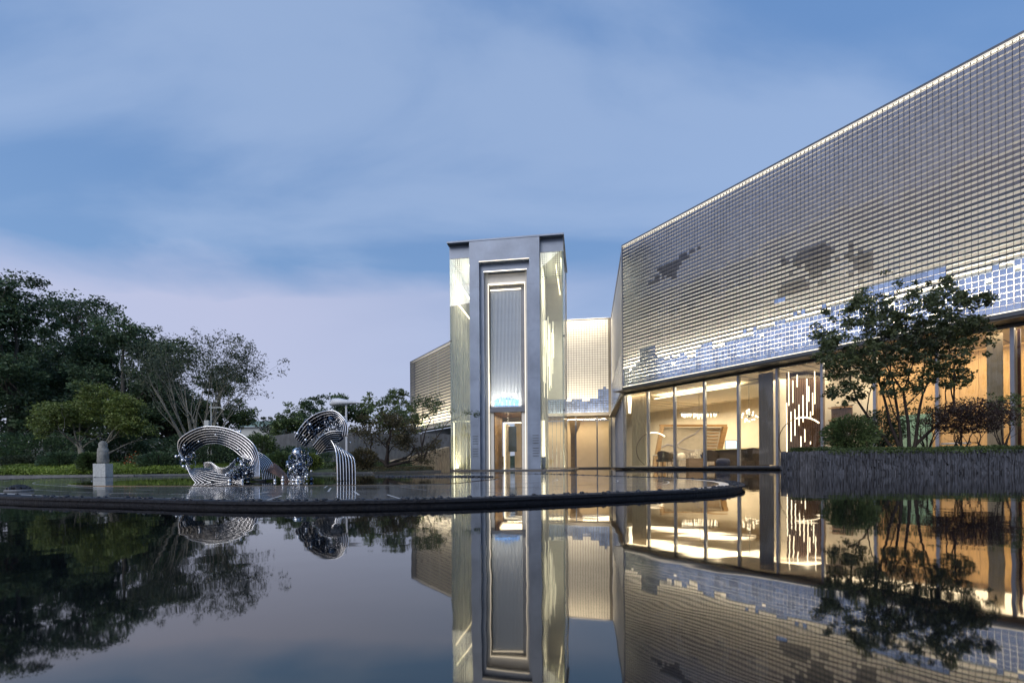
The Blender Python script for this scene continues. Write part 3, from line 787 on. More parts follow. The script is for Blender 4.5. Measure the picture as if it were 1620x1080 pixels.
# vestibule behind the door: bronze walls, lit portal
mb = MB(); mb.fbox(FT, gL - .9, gR + .9, .9, 4.4, zd + .10, zd + .16); obj('vestibule_ceiling', mb, m_oak, tow)
mb = MB(); mb.fbox(FT, gL - .3, gL - .22, .9, 4.4, PZ, zd + .1); obj('vestibule_wall', mb, m_oak, tow)
mb = MB(); mb.fbox(FT, gR + .5, gR + .58, .9, 4.4, PZ, zd + .1); obj('vestibule_wall', mb, m_cream, tow)
mb = MB(); q0 = tu(797, 700, 2.6)
mb.fbox(FT, q0, q0 + .05, 2.6, 2.7, PZ, zd - .35); mb.fbox(FT, q0 + .051, q0 + 1.3, 2.6, 2.7, zd - .4, zd - .35); obj('inner_light_frame', mb, m_led2, tow)
mb = MB(); mb.fbox(FT, q0 + .05, q0 + .12, 2.72, 4.2, PZ, zd - .4); obj('inner_jamb', mb, m_cream, tow)
mb = MB(); q1 = tu(801, 700, 3.6); mb.fbox(FT, q1, q1 + .62, 3.6, 3.7, 1.1, zd - .5); obj('inner_window', mb, mat('blue_grey_pane', (.10, .14, .19), .1), tow)
area_f('vestibule_lamp', FT, gL + .1, gR - .1, 1.8, zd + .05, 1.2, 26, WARM, up=False)
area_f('vestibule_lamp', FT, gL + .1, gR + .2, 4.0, zd + .05, .6, 26, WARM, up=False)
# glass flanks: front panes, fluted side walls, perforated ceiling, light lines
def frit_glass():
    m = glass('fritted_glass', (.90, .96, .92), 1.45, base=.04); t = m.node_tree
    o = [q for q in t.nodes if q.type == 'OUTPUT_MATERIAL'][0]; src = o.inputs[0].links[0].from_socket
    g_ = N(t, 'ShaderNodeTexCoord'); vo = N(t, 'ShaderNodeTexVoronoi'); vo.inputs['Scale'].default_value = 9.0; vo.inputs['Randomness'].default_value = 0.0
    L(t, g_.outputs['Object'], vo.inputs['Vector'])
    lt = M(t, 'LESS_THAN', vo.outputs['Distance'], .30)
    df = N(t, 'ShaderNodeBsdfDiffuse'); df.inputs[0].default_value = (.25, .24, .22, 1)
    mx = N(t, 'ShaderNodeMixShader'); L(t, M(t, 'MULTIPLY', lt, .8), mx.inputs[0]); L(t, src, mx.inputs[1]); L(t, df.outputs[0], mx.inputs[2]); L(t, mx.outputs[0], o.inputs[0])
    return m
m_frit = frit_glass()
m_milk = glass('channel_glass', (.95, .96, .91), 1.4, milk=.36, milkcol=(.84, .82, .76), noise_milk=(3, 3, .35))
zf = tz(875, 398); zg = tz(875, 440)
for (x0, x1) in ((0.0, aL - .002), (aR + .002, LT)):
    mb = MB(); mb.fbox(FT, x0, x1, -.02, .06, zf, 11.935); obj('top_band', mb, m_portal, tow)
    zs = [PZ + .02, 3.1, 6.9, zg]
    for u0, u1 in zip(zs, zs[1:]):
        mb = MB(); mb.fbox(FT, x0, x1, 0, .024, u0 + .006, u1 - .006); obj('front_pane', mb, m_tglass, tow)
    mb = MB(); mb.fbox(FT, x0, x1, 0, .024, zg, zf - .002); obj('fritted_pane', mb, m_frit, tow)
nch = 15
for side, x in ((0, 0.0), (1, LT - .05)):
    for k in range(nch):
        n0 = .03 + (DP - .1) * k / nch; n1 = .03 + (DP - .1) * (k + 1) / nch - .012
        mb = MB(); mb.fbox(FT, x, x + .008, n0, n1, PZ, 11.85); sx = .008 if side == 0 else -.04
        mb.fbox(FT, x + sx, x + sx + .04, n0, n0 + .01, PZ, 11.85)
        obj('channel_glass', mb, m_milk, tow)
    for z in (3.1, 6.9):
        mb = MB(); mb.fbox(FT, x - .03 if side == 0 else x + .0, x + .09 if side == 0 else x + .09, -.04, -.002, z - .05, z + .03); obj('glass_clamp', mb, m_fascia, tow)
mb = MB(); mb.fbox(FT, .01, LT - .01, DP - .02, DP + .1, 4.3, 11.85); obj('rear_wall', mb, m_white, tow)
mb = MB(); mb.fbox(FT, .012, LT - .06, .08, DP - .03, 11.3, 11.84); obj('ceiling', mb, m_white, tow)
mb = MB(); mb.fbox(FT, aL, aL + .03, .26, DP - .03, PZ, 11.29); obj('inner_wall', mb, m_white, tow)
mb = MB(); mb.fbox(FT, aR - .03, aR, .26, DP - .03, PZ, 11.29); obj('inner_wall', mb, m_white, tow)
for x, z in ((.14, 10.4), (.14, 9.2), (LT - .16, 10.9), (LT - .42, 10.6), (aL - .16, 10.9)):
    mb = MB(); mb.fbox(FT, x, x + .05, .12, DP - .1, z, z + .06); obj('ceiling_light_line', mb, m_led, tow)
for x0, x1 in ((.05, aL - .05), (aR + .05, LT - .08)):
    area_f('flank_lamp', FT, x0, x1, 1.8, 11.25, 1.8, 170, (1, .89, .72), up=False, spread=90)
    area_f('flank_uplight', FT, x0, x1, 1.2, PZ + .05, .5, 120, (1, .86, .60), up=True)
    mb = MB()
    for k in range(5):
        xx = x0 + (x1 - x0) * (k + .3) / 5; mb.fbox(FT, xx, xx + .025, .35, .43, PZ + .01, tz(730, 656) if x0 < 1 else 3.6)
    obj('glass_fins', mb, m_milk, tow, kind='stuff')
# hanging rods of glass in the right flank, lit
rt = 0
for k in range(26):
    x = aR + .03 + random.random() * .55; n_ = random.uniform(.9, 3.4); zt = random.uniform(7.9, 8.3) if k % 3 else random.uniform(6, 8); ln = random.uniform(1.0, 3.8)
    mb = MB(); c0 = FT.p(x, n_, zt); mb.tube([c0 - Vector((0, 0, ln)), c0], .018, 5)
    single('glass_rod_pendant', mb, m_ledsoft, 'thin glowing glass rod hanging in the long cluster inside the right tower flank', 'pendant light', 'glowing rods hanging in the right flank of the tower')
mb = MB(); xq = tu(860.5, 690, .5); mb.fbox(FT, xq - .05, xq + .05, .45, .55, tz(860, 722, .5), tz(860, 665, .5)); obj('light_post', mb, m_led, tow)
mb = MB(); mb.fbox(FT, xq - .09, xq + .09, .42, .58, PZ, tz(860, 722, .5) - .01); obj('post_base', mb, m_fascia, tow)
mb = MB(); xq = tu(719, 700, .2); mb.fbox(FT, .11, .15, .15, .19, PZ, tz(719, 668, .2)); obj('light_post', mb, m_led2, tow)
# platform with rounded right end
pts = [(-.4, -1.0), (LT - .3, -1.0)] + [(LT - .3 + .9 * math.sin(t), -.1 - .9 * math.cos(t)) for t in np.linspace(.15, 1.57, 7)] + [(LT + .6, DP + 9), (-.4, DP + 9)]
mb = MB(); mb.prism([tuple(FT.p(a, b, 0)[:2]) for a, b in pts], -.3, PZ - .004); obj('platform', mb, m_platf, tow)

# ------------------------------------------------------------------ interior furniture seen through the glass
def flo(px, D): return Vector((atx(px, D), D, .12))
def arc_lamp(px, D, lab, hgt=2.05, reach=1.5, bow=.5):
    b = flo(px, D); t = thing('arc_floor_lamp', lab, 'floor lamp', b, 'arc floor lamps')
    pts = []
    for i in range(17):
        an = R(238 - (238 - 50) * i / 16); pts.append(b + Vector((bow + reach * math.cos(an), 0, hgt + reach * math.sin(an))))
    k = 11
    mb = MB(); mb.tube(pts[:k + 1], .016, 6); obj('arm', mb, m_oakdark, t)
    mb = MB(); mb.tube(pts[k:], .03, 6); obj('light_tube', mb, m_led, t)
    mb = MB(); mb.lathe(b, [(.16, 0), (.16, .03), (.02, .035)], 12); obj('base', mb, m_fascia, t)
arc_lamp(1019, 25.9, 'arc floor lamp curving up behind the left glass beside the beige blind', .93, .93, .52)
arc_lamp(1243, 19.6, 'arc floor lamp crossing in front of the wooden wall of light tubes', 1.0, 1.0, .72)
def armchair(px, D, rz, lab, m_=m_chair):
    b = flo(px, D); t = thing('armchair', lab, 'armchair', b, 'armchairs in the lounge', rz)
    ROOT[t.name] = Vector((0, 0, 0))
    mb = MB(); mb.box(-.33, .33, -.30, .30, .28, .42); obj('seat', mb, m_, t, local=True)
    mb = MB(); pts = []
    for i in range(9):
        an = -.25 + (math.pi + .5) * i / 8; pts.append((math.cos(an), math.sin(an)))
    vs = []; 
    for (c_, s_) in pts:
        top = .62 + .22 * max(0, s_)
        for r_, z in ((.33, .30), (.40, top), (.35, top + .01), (.28, .32)): vs.append((c_ * r_, s_ * r_, z))
    fs = []
    for i in range(8):
        for k in range(4): fs.append((4 * i + k, 4 * i + 4 + k, 4 * i + 4 + (k + 1) % 4, 4 * i + (k + 1) % 4))
    mb.add(vs, fs + [(0, 1, 2, 3), (35, 34, 33, 32)]); obj('backrest', mb, m_, t, local=True)
    for x in (-.24, .24):
        for y in (-.24, .24):
            mb = MB(); mb.tube([(x * 1.2, y * 1.2, 0), (x, y, .28)], .018, 5); obj('leg', mb, m_oakdark, t, local=True)
    mb = MB(); mb.ball((0, .12, .52), .19, 8, 6, (1.1, .5, .8)); obj('cushion', mb, m_cush, t, True, local=True)
armchair(1052, 25.0, 2.4, 'brown woven armchair just right of the first window post at the left')
armchair(1124, 24.2, 2.6, 'brown armchair beside the navy pouf in front of the relief wall')
armchair(1188, 21.6, 2.9, 'dark armchair directly below the star chandelier')
armchair(1150, 25.6, -2.6, 'brown armchair in front of the lit blue screen')
b = flo(1092, 26.0); t = thing('sofa', 'long grey sofa with cushions in front of the wooden relief wall', 'sofa', b)
mb = MB(); mb.box(b.x - 1.3, b.x + 1.3, b.y, b.y + .8, b.z + .1, b.z + .42); obj('seat', mb, m_cush, t)
mb = MB(); mb.box(b.x - 1.3, b.x + 1.3, b.y + .6, b.y + .85, b.z + .425, b.z + .85); obj('backrest', mb, m_cush, t)
for s_ in (-1.38, 1.3):
    mb = MB(); mb.box(b.x + s_, b.x + s_ + .08, b.y, b.y + .85, b.z, b.z + .6); obj('armrest', mb, m_oak, t)
for i, x in enumerate((-.9, -.3, .4, .95)):
    mb = MB(); mb.ball((b.x + x, b.y + .5, b.z + .6), .24, 8, 6, (1, .4, .8)); obj('cushion', mb, (m_chair, m_tablew, m_cush, m_navy)[i], t, True)
b = flo(1086, 24.4); t = thing('coffee_table', 'low white coffee table in front of the sofa', 'table', b)
mb = MB(); mb.box(b.x - .6, b.x + .6, b.y - .3, b.y + .3, b.z + .36, b.z + .42); obj('table_top', mb, m_tablew, t)
for x in (-.5, .44):
    mb = MB(); mb.box(b.x + x, b.x + x + .06, b.y - .25, b.y + .25, b.z, b.z + .355); obj('leg', mb, m_tablew, t)
b = flo(1104, 24.3); t = thing('flower_vase', 'white flowers in a pale vase right of the coffee table', 'vase', b)
mb = MB(); mb.lathe(b, [(.07, 0), (.10, .2), (.05, .42), (.06, .46)], 10); obj('vase', mb, m_tablew, t, True)
mb = MB()
for i in range(60):
    p = b + Vector((random.gauss(0, .13), random.gauss(0, .13), .62 + random.gauss(0, .12))); mb.ball(p, .03, 5, 3)
obj('flowers', mb, m_tablew, t)
b = flo(1144, 22.8); mb = MB(); mb.lathe(b, [(.20, 0), (.30, .08), (.32, .26), (.26, .38), (.1, .41)], 16); single('pouf', mb, m_navy, 'round navy pouf close behind the glass', 'pouf', smooth=True)
b = flo(1097, 22.9); mb = MB(); mb.box(b.x - .28, b.x + .38, b.y - .2, b.y + .2, b.z, b.z + .42); single('side_table', mb, m_oak, 'blocky wooden side table left of the navy pouf', 'table')
b = flo(1036, 25.4); t = thing('bar_stool', 'slim wooden stool behind the left glass beside the armchair', 'stool', b)
for i in range(4):
    an = i * math.pi / 2 + .5; mb = MB(); mb.tube([b + Vector((.17 * math.cos(an), .17 * math.sin(an), 0)), b + Vector((.09 * math.cos(an), .09 * math.sin(an), .62))], .015, 5); obj('leg', mb, m_oak, t)
mb = MB(); mb.lathe(b + Vector((0, 0, .62)), [(.17, 0), (.17, .05)], 12); obj('seat', mb, m_tablew, t)
# reception counter in the right bay
a = FA.hit(1190, 3.2)[0]
b = FA.p(a, 2.6, .12)
t = thing('reception_desk', 'dark low reception counter with a pale lit top below the chandelier', 'desk', b)
mb = MB(); mb.fbox(FA, a - 1.6, a + .9, 2.6, 3.1, .12, .95); obj('counter', mb, m_chair, t)
mb = MB(); mb.fbox(FA, a - 1.65, a + .95, 2.55, 3.15, .955, 1.0); obj('counter_top', mb, mat('lit_yellow_top', (.55, .50, .22), .3), t)
p = at(1157, 704, 27.0); t = thing('display_screen', 'small lit pale blue screen to the right of the relief wall', 'screen', p)
mb = MB(); mb.box(p.x - .3, p.x + .3, p.y, p.y + .04, p.z - .27, p.z + .25); obj('screen_glass', mb, m_screen, t)
mb = MB(); mb.box(p.x - .33, p.x + .33, p.y + .041, p.y + .07, p.z - .30, p.z + .28); mb.box(p.x - .03, p.x + .03, p.y + .041, p.y + .07, .12, p.z - .3); obj('stand', mb, m_fascia, t)
# relief wall
D = 27.9
def rp(px, py, dd=0): return at(px, py, D + dd)
t = thing('relief_wall', 'angled oak frame holding a pale relief map with a blue river line', 'wall relief', flo(1095, D))
bot = lambda px: Vector((atx(px, D), D, .12))
def quad3(mbs, pts, th): mbs.extr([Vector(p) for p in pts][::-1], (0, th, 0)); return mbs
mb = MB(); quad3(mb, [rp(1050, 676, .2), rp(1141, 676, .2), rp(1131, 738, .2), rp(1040, 738, .2)], .1); obj('relief_panel', mb, m_map, t)
mb = MB(); quad3(mb, [rp(1045, 671), rp(1151, 671), rp(1150, 674.5), rp(1046, 674.5)], .3); obj('top_beam', mb, m_oak, t)
mb = MB(); quad3(mb, [rp(1046, 674.6), rp(1051, 674.6), rp(1041, 738), rp(1034, 738)], .3); obj('side_post', mb, m_oak, t)
mb = MB(); quad3(mb, [rp(1145, 674.6), rp(1152, 674.6), rp(1141, 720), rp(1134, 720)], .3); obj('side_post', mb, m_oak, t)
rv = [(1046, 708), (1056, 702), (1068, 706), (1078, 697), (1090, 690), (1100, 686), (1107, 679), (1110, 673)]
mb = MB(); mb.tube([rp(x, y, .17) for x, y in rv], .028, 5); obj('river_line', mb, m_river, t)
mb = MB(); mb.tube([rp(x, y + 4, .17) for x, y in [(1044, 702), (1062, 699), (1082, 706), (1098, 709), (1112, 706)]], .016, 5); obj('river_line', mb, m_river, t)
mb = MB()
for i in range(9): quad3(mb, [rp(1118, 679 + i * 5, .17), rp(1138 - i * .8, 679 + i * 5, .17), rp(1138 - i * .8, 680.6 + i * 5, .17), rp(1118, 680.6 + i * 5, .17)], .02)
obj('plank_lines', mb, m_oak, t, kind='stuff')
# chandeliers
p = at(1185, 658, 22.6); t = thing('star_chandelier', 'round starburst chandelier of small glowing bulbs', 'chandelier', p)
mb = MB(); mb.tube([p, p + Vector((0, 0, 4.15 - p.z))], .012, 5); mb.ball(p, .06, 8, 6); obj('stem', mb, m_fascia, t)
for i in range(26):
    v = Vector((random.gauss(0, 1), random.gauss(0, 1), random.gauss(0, 1))).normalized() * random.uniform(.22, .38)
    mb = MB(); mb.ball(p + v, .042, 6, 4); obj('bulb', mb, m_led, t)
    mb = MB(); mb.tube([p, p + v], .006, 3); obj('arm', mb, m_fascia, t)
p = at(1106, 660, 25.5); t = thing('crystal_chandelier', 'long wide crystal chandelier above the sofa', 'chandelier', p)
mb = MB(); mb.box(p.x - 1.0, p.x + 1.0, p.y - .15, p.y + .15, p.z + .22, p.z + .26); mb.tube([(p.x, p.y, p.z + .26), (p.x, p.y, 4.15)], .01, 4); obj('frame', mb, m_fascia, t)
for i in range(60):
    x = random.uniform(-.95, .95); y = random.uniform(-.12, .12); l_ = random.uniform(.08, .28) * (1.15 - abs(x) * .5)
    mb = MB(); mb.tube([(p.x + x, p.y + y, p.z + .2 - l_), (p.x + x, p.y + y, p.z + .2)], .016, 4); obj('crystal', mb, m_led, t)
p = at(996, 641, 27.4); mb = MB(); mb.tube([p - Vector((0, 0, .45)), p + Vector((0, 0, .45))], [.07, .12], 10); single('wall_sconce', mb, m_led2, 'tall glowing sconce at the far left corner of the lounge', 'lamp')
# slatted wood wall with tube lights
D = 20.9
t = thing('slatted_wall', 'dark brown wooden slat wall behind the light tubes', 'wall panel', flo(1268, D))
x0, x1 = atx(1243.5, D), atx(1300, D)
mb = MB(); mb.box(x0, x1, D, D + .1, .12, 4.15); obj('backing', mb, m_oakdark, t)
pr = MB(); pr.box(-.022, .022, -.04, 0, 0, 4.0); me_s = mesh_from(pr, 'slat'); me_s.materials.append(m_oakdark)
k = int((x1 - x0) / .075)
for i in range(k): inst('slat', me_s, t, (x0 + (i + .5) * .075, D - .002, .13))
mb = MB(); mb.box(atx(1231, D), x0 - .003, D - .05, D + .5, .12, 4.15); single('pillar', mb, m_cream, 'cream plastered pillar at the left end of the dark slatted wall', 'pillar')
TUBES = sorted(((365, 155, 440), (400, 225, 415), (438, 175, 280), (520, 210, 550), (537, 275, 405), (587, 140, 425), (570, 330, 520), (487, 350, 580), (453, 430, 610), (348, 415, 890), (385, 490, 745), (418, 470, 695), (552, 490, 550), (503, 640, 750), (470, 700, 805), (552, 745, 770)))
ORD = ['leftmost','second','third','fourth','fifth','sixth','seventh','eighth','ninth','tenth','eleventh','twelfth','thirteenth','fourteenth','fifteenth','rightmost']
for ti, (x, ya, yb) in enumerate(TUBES):
    px = 1180 + x / 5.4; a_ = at(px, 560 + ya / 5.4, D - .35); b_ = at(px, 560 + yb / 5.4, D - .35)
    mb = MB(); mb.tube([(a_.x, a_.y, b_.z), (a_.x, a_.y, a_.z)], .019, 6)
    ln = (yb - ya) / 5.4
    single('tube_light', mb, m_led, ('long' if ln > 40 else 'mid length' if ln > 25 else 'short') + ' glowing tube before the slatted wall, ' + (ORD[ti] if ti in (0, 15) else ORD[ti] + ' from the left') + ' of the sixteen', 'tube light', 'vertical glowing tubes in front of the slatted wall')
# rooms behind the planter tree
t = thing('oak_partition', 'warm oak panelled partition glowing behind the planter tree', 'partition', FA.p(13, 3.4, .12))
a0 = FA.hit(1300, 3.4)[0]; a1 = 18.0; k = int((a1 - a0) / .5)
for i in range(k):
    mb = MB(); mb.fbox(FA, a0 + i * .5 + .004, a0 + (i + 1) * .5 - .004, 3.4, 3.46, .12, 4.1); obj('panel', mb, m_cream if i < 4 else mat('amber_wood', (.54, .34, .15), .5, nscale=3, namp=.2, stretch=(5, 5, .6)) if i == 4 else bpy.data.materials['amber_wood'] if i > 4 else m_cream, t)
a0 = FA.hit(1424, 2.8)[0]; a1 = FA.hit(1474, 2.8)[0]
mb = MB(); mb.fbox(FA, a0, a1, 2.8, 2.9, .12, 2.0); single('marble_screen', mb, m_mint, 'mint green marble screen standing behind the planter tree trunks', 'screen')
a0 = FA.hit(1312, 2.9)[0]; a1 = FA.hit(1345, 2.9)[0]
t = thing('shelf_unit', 'dark brown shelf unit seen left of the planter tree', 'shelf', FA.p(a0, 2.9, .12))
mb = MB(); mb.fbox(FA, a0, a1, 3.1, 3.15, .12, 2.6); obj('back_panel', mb, m_oakdark, t)
for z in (.5, 1.0, 1.5, 2.0, 2.5):
    mb = MB(); mb.fbox(FA, a0, a1, 2.8, 3.098, z, z + .04); obj('shelf', mb, m_oak, t)
p = at(1512, 690, 14.9); 
t = thing('round_table', 'small white table glimpsed between the bushes on the planter', 'table', (p.x, p.y, .12))
mb = MB(); mb.lathe((p.x, p.y, .8), [(.35, 0), (.35, .04)], 16); obj('table_top', mb, m_tablew, t)
mb = MB(); mb.tube([(p.x, p.y, .12), (p.x, p.y, .8)], .03, 6); obj('leg', mb, m_tablew, t)

# ------------------------------------------------------------------ foliage tools
def leaves_obj(name, P, size, m_, parent, seed=0, ratio=.5, flat=.35):
    rs = np.random.RandomState(seed); n = len(P)
    u = rs.normal(size=(n, 3)); u[:, 2] *= (1 - flat); u /= np.linalg.norm(u, axis=1)[:, None] + 1e-9
    w_ = rs.normal(size=(n, 3)); v = np.cross(u, w_); v /= np.linalg.norm(v, axis=1)[:, None] + 1e-9
    s = size * rs.uniform(.6, 1.35, n)[:, None]
    off = np.array(ROOT[parent.name]) if parent is not None else np.zeros(3)
    P = P - off
    A = P - u * s * .5; B = P + v * s * ratio * .5 + u * s * .08; C_ = P + u * s * .5; D_ = P - v * s * ratio * .5 + u * s * .08
    V = np.stack([A, B, C_, D_], 1).reshape(-1, 3)
    me = bpy.data.meshes.new(name); me.vertices.add(4 * n); me.vertices.foreach_set('co', V.ravel())
    me.loops.add(4 * n); me.loops.foreach_set('vertex_index', np.arange(4 * n)); me.polygons.add(n)
    me.polygons.foreach_set('loop_start', np.arange(0, 4 * n, 4)); me.update(calc_edges=True); me.materials.append(m_)
    o = bpy.data.objects.new(name, me); C.objects.link(o)
    if parent is not None: o.parent = parent; ROOT[o.name] = ROOT[parent.name]
    return o
def clumps(centers, n_each, r_, rs, sq=.6):
    out = []
    for c in centers:
        k = max(4, int(n_each * rs.uniform(.5, 1.4)))
        q = rs.normal(size=(k, 3)); q /= np.linalg.norm(q, axis=1)[:, None]; q *= (rs.uniform(0, 1, k) ** .5)[:, None] * r_ * 1.75 * rs.uniform(.6, 1.25); q[:, 2] *= sq
        out.append(np.array(c)[None] + q)
    return np.concatenate(out)
def grow(mb, p, d, ln, rad, depth, tips, rs, spread=.6, up=.15, wob=.22, kids=(2, 3), minr=.004, seg=5, mids=None):
    pts = [Vector(p)]; k = 4; dd = Vector(d).normalized(); rads = [rad]
    for i in range(k):
        dd = (dd + Vector(rs.normal(size=3)) * wob + Vector((0, 0, up))).normalized()
        pts.append(pts[-1] + dd * (ln / k)); rads.append(rad * (1 - .42 * (i + 1) / k))
    mb.tube(pts, rads, seg, cap=False)
    if mids is not None and depth <= 2: mids += [tuple(q) for q in pts[2:]]
    if depth == 0: tips.append(tuple(pts[-1])); return
    for i in range(rs.randint(kids[0], kids[1] + 1)):
        nd = (dd + Vector(rs.normal(size=3)) * spread).normalized()
        q = pts[-1] if i == 0 else pts[rs.randint(2, k + 1)]
        grow(mb, q, nd, ln * rs.uniform(.6, .85), rads[-1] * .8 if i == 0 else rads[-1] * .62, depth - 1, tips, rs, spread, up, wob, kids, minr, max(3, seg - 1), mids)

def mass_tree(name, base, lobes, lab, m_, leaf, per, seed, group=None, trunk_r=.16, nclump=60, bark=None, cr_=.33, dens=1):
    """broad tree: lobes are (dx,dy,z,rx,ry,rz); clumps spread through each lobe, thicker near its skin"""
    rs = np.random.RandomState(seed); t = thing(name, lab, 'tree', base, group)
    mb = MB(); b = Vector(base); cs = []
    top = max(l[2] for l in lobes)
    mb.tube([b + Vector((0, 0, -.2)), b + Vector((.05, 0, top * .25)), b + Vector((-.05, .05, top * .55))], [trunk_r * 1.3, trunk_r, trunk_r * .6], 8, cap=False)
    for (dx, dy, z, rx, ry, rz) in lobes:
        c = b + Vector((dx, dy, z)); s0 = b + Vector((0, 0, min(z * .5, top * .5)))
        mb.tube([s0, s0.lerp(c, .5) + Vector(rs.normal(size=3)) * .15, c], [trunk_r * .5, trunk_r * .3, trunk_r * .12], 5, cap=False)
        k = int(nclump * (rx * ry * rz) ** .66 * dens) + 8
        for i in range(k):
            v = Vector(rs.normal(size=3)).normalized() * (rs.uniform(0, 1) ** .30)
            q = c + Vector((v.x * rx, v.y * ry, v.z * rz)) + Vector(rs.normal(size=3)) * cr_ * .45
            cs.append(tuple(q))
            if i % 9 == 0: mb.tube([c, c.lerp(q, .6) + Vector(rs.normal(size=3)) * .08, q], [trunk_r * .10, trunk_r * .07, .006], 4, cap=False)
    obj('trunk', mb, bark or m_bark, t, True)
    leaves_obj('crown', clumps(cs, per, cr_, rs, .55), leaf, m_, t, seed)
    return t

# big dark trees at the left
def bigtree(px, D, topy, wpx, lab, seed, m_=None, n=7, low=.25):
    rs = np.random.RandomState(seed); zt = at(px, topy, D).z; R_ = wpx / F * D
    lobes = []
    lobes.append((0, 0, zt - R_ * .40, R_ * .55, R_ * .55, R_ * .40))
    for i in range(n):
        an = 2 * math.pi * i / n + rs.uniform(-.3, .3); zz = zt * rs.uniform(low, .78)
        rr_ = R_ * rs.uniform(.35, .6) * (1.25 - .4 * zz / zt)
        lobes.append((math.cos(an) * rr_, math.sin(an) * rr_, zz, R_ * rs.uniform(.34, .5), R_ * .42, R_ * rs.uniform(.26, .40)))
    return mass_tree('evergreen_tree', (atx(px, D), D, .4), lobes, lab, m_ or m_leafd, .14, 70, seed, 'tall dark trees along the left', .22, 34, cr_=.27)
bigtree(20, 21, 449, 115, 'tallest dark evergreen at the left edge of the garden', 11, n=9)
bigtree(132, 24, 478, 78, 'dark evergreen with a knobbly top right of the tallest tree', 12, n=8)
bigtree(196, 22, 512, 70, 'lower dark evergreen stepping down towards the wispy tree', 13, n=8)
bigtree(-90, 20, 440, 110, 'dark evergreen cut by the left edge of the picture', 14)
bigtree(240, 23, 545, 58, 'small dark evergreen overlapping the left edge of the wispy tree', 18, n=8, low=.12)
bigtree(268, 27, 545, 80, 'rounded dark evergreen directly behind the fan of bare branches', 15, m_leafm, n=8)
bigtree(80, 30, 520, 120, 'dark evergreen filling the gap low behind the olive green tree', 16, n=9, low=.1)
bigtree(350, 30, 590, 62, 'small round evergreen behind the right side of the wispy tree', 17, m_leafm, n=6, low=.15)
# small spreading olive tree
D = 14.5
bz = (atx(142, D), D, .22)
rs = np.random.RandomState(5)
t = thing('olive_green_tree', 'small spreading yellow green tree with forked pale trunk', 'tree', bz)
mb = MB(); tips = []; mids = []
for d in ((-.75, .1, .9), (-.2, -.2, 1), (.45, .1, 1), (.9, 0, .75), (.1, .4, 1), (-.5, -.3, .8)):
    grow(mb, bz, d, .85, .055, 3, tips, rs, .50, .04, .14, (2, 3), mids=mids)
obj('trunk', mb, m_barkpale, t, True)
mx_ = at(142, 592, D).z
lob = [(-.75, 0, 1.75, .75, .7, .30), (.1, .1, 2.25, .8, .7, .38), (.85, 0, 1.85, .75, .6, .33), (-.2, -.3, 1.6, .9, .7, .3), (1.15, 0, 1.35, .5, .5, .25), (-1.2, 0, 1.35, .45, .5, .25)]
cs = [q for q in tips]
for (dx, dy, z, rx, ry, rz) in lob:
    for i in range(46):
        v = Vector(rs.normal(size=3)).normalized() * rs.uniform(.3, 1); cs.append((bz[0] + dx + v.x * rx, bz[1] + dy + v.y * ry, bz[2] + z + v.z * rz))
cs = [q for q in cs if q[2] > 1.1]
leaves_obj('crown', clumps(cs, 60, .13, rs, .5), .075, m_leafo, t, 3)
# wispy vase shaped tree
D = 16.0
bz = (atx(312, D), D, .45)
rs = np.random.RandomState(8)
t = thing('wispy_tree', 'vase shaped wispy tree with a fan of bare grey branches', 'tree', bz)
mb = MB(); tips = []; mids = []
for i in range(15):
    an = 2 * math.pi * i / 15; sp_ = .35 + .45 * (i % 3) / 2
    grow(mb, bz, (math.cos(an) * sp_ + .02, math.sin(an) * sp_ * .6, 1), 1.6, .040, 3, tips, rs, .26, .05, .07, (2, 3), mids=mids)
obj('trunk', mb, m_barkpale, t, True)
pts_ = clumps(tips, 34, .15, rs, .9); pm = clumps(mids[::2], 7, .14, rs, .9); pm = pm[pm[:, 2] > 1.6]
leaves_obj('crown', np.concatenate([pts_, pm]), .085, m_leafg, t, 4, ratio=.35, flat=0)
# gnarled rust green tree before the left wing
D = 15.0
bz = (atx(612, D), D, .25)
rs = np.random.RandomState(21)
t = thing('gnarled_tree', 'low gnarled tree with dark twisted limbs and rusty green leaves beside the tower', 'tree', bz)
mb = MB(); tips = []; mids = []
for d in ((-.9, 0, .8), (-.3, -.2, 1), (.5, .1, .9), (1.2, 0, .75), (.8, .3, 1)):
    grow(mb, bz, d, .72, .06, 3, tips, rs, .6, .08, .25, (2, 3), mids=mids)
obj('trunk', mb, m_barkdark, t, True)
P_ = np.concatenate([clumps(tips, 70, .16, rs, .6), clumps(mids[::2], 12, .14, rs, .6)])
leaves_obj('crown', P_, .065, m_leafrust, t, 6)
# taller feathery tree next to it
D = 19.0
bz = (atx(668, D), D, .4); rs = np.random.RandomState(31)
t = thing('slender_tree', 'slender green tree with loose leaves rising against the louvred wing', 'tree', bz)
mb = MB(); tips = []
for d in ((-.4, 0, 1), (.1, 0, 1), (.5, 0, 1)): grow(mb, bz, d, 1.15, .05, 3, tips, rs, .45, .12, .15, (2, 3))
obj('trunk', mb, m_barkdark, t, True); leaves_obj('crown', clumps(tips, 60, .17, rs, .7), .08, m_leafm, t, 7)
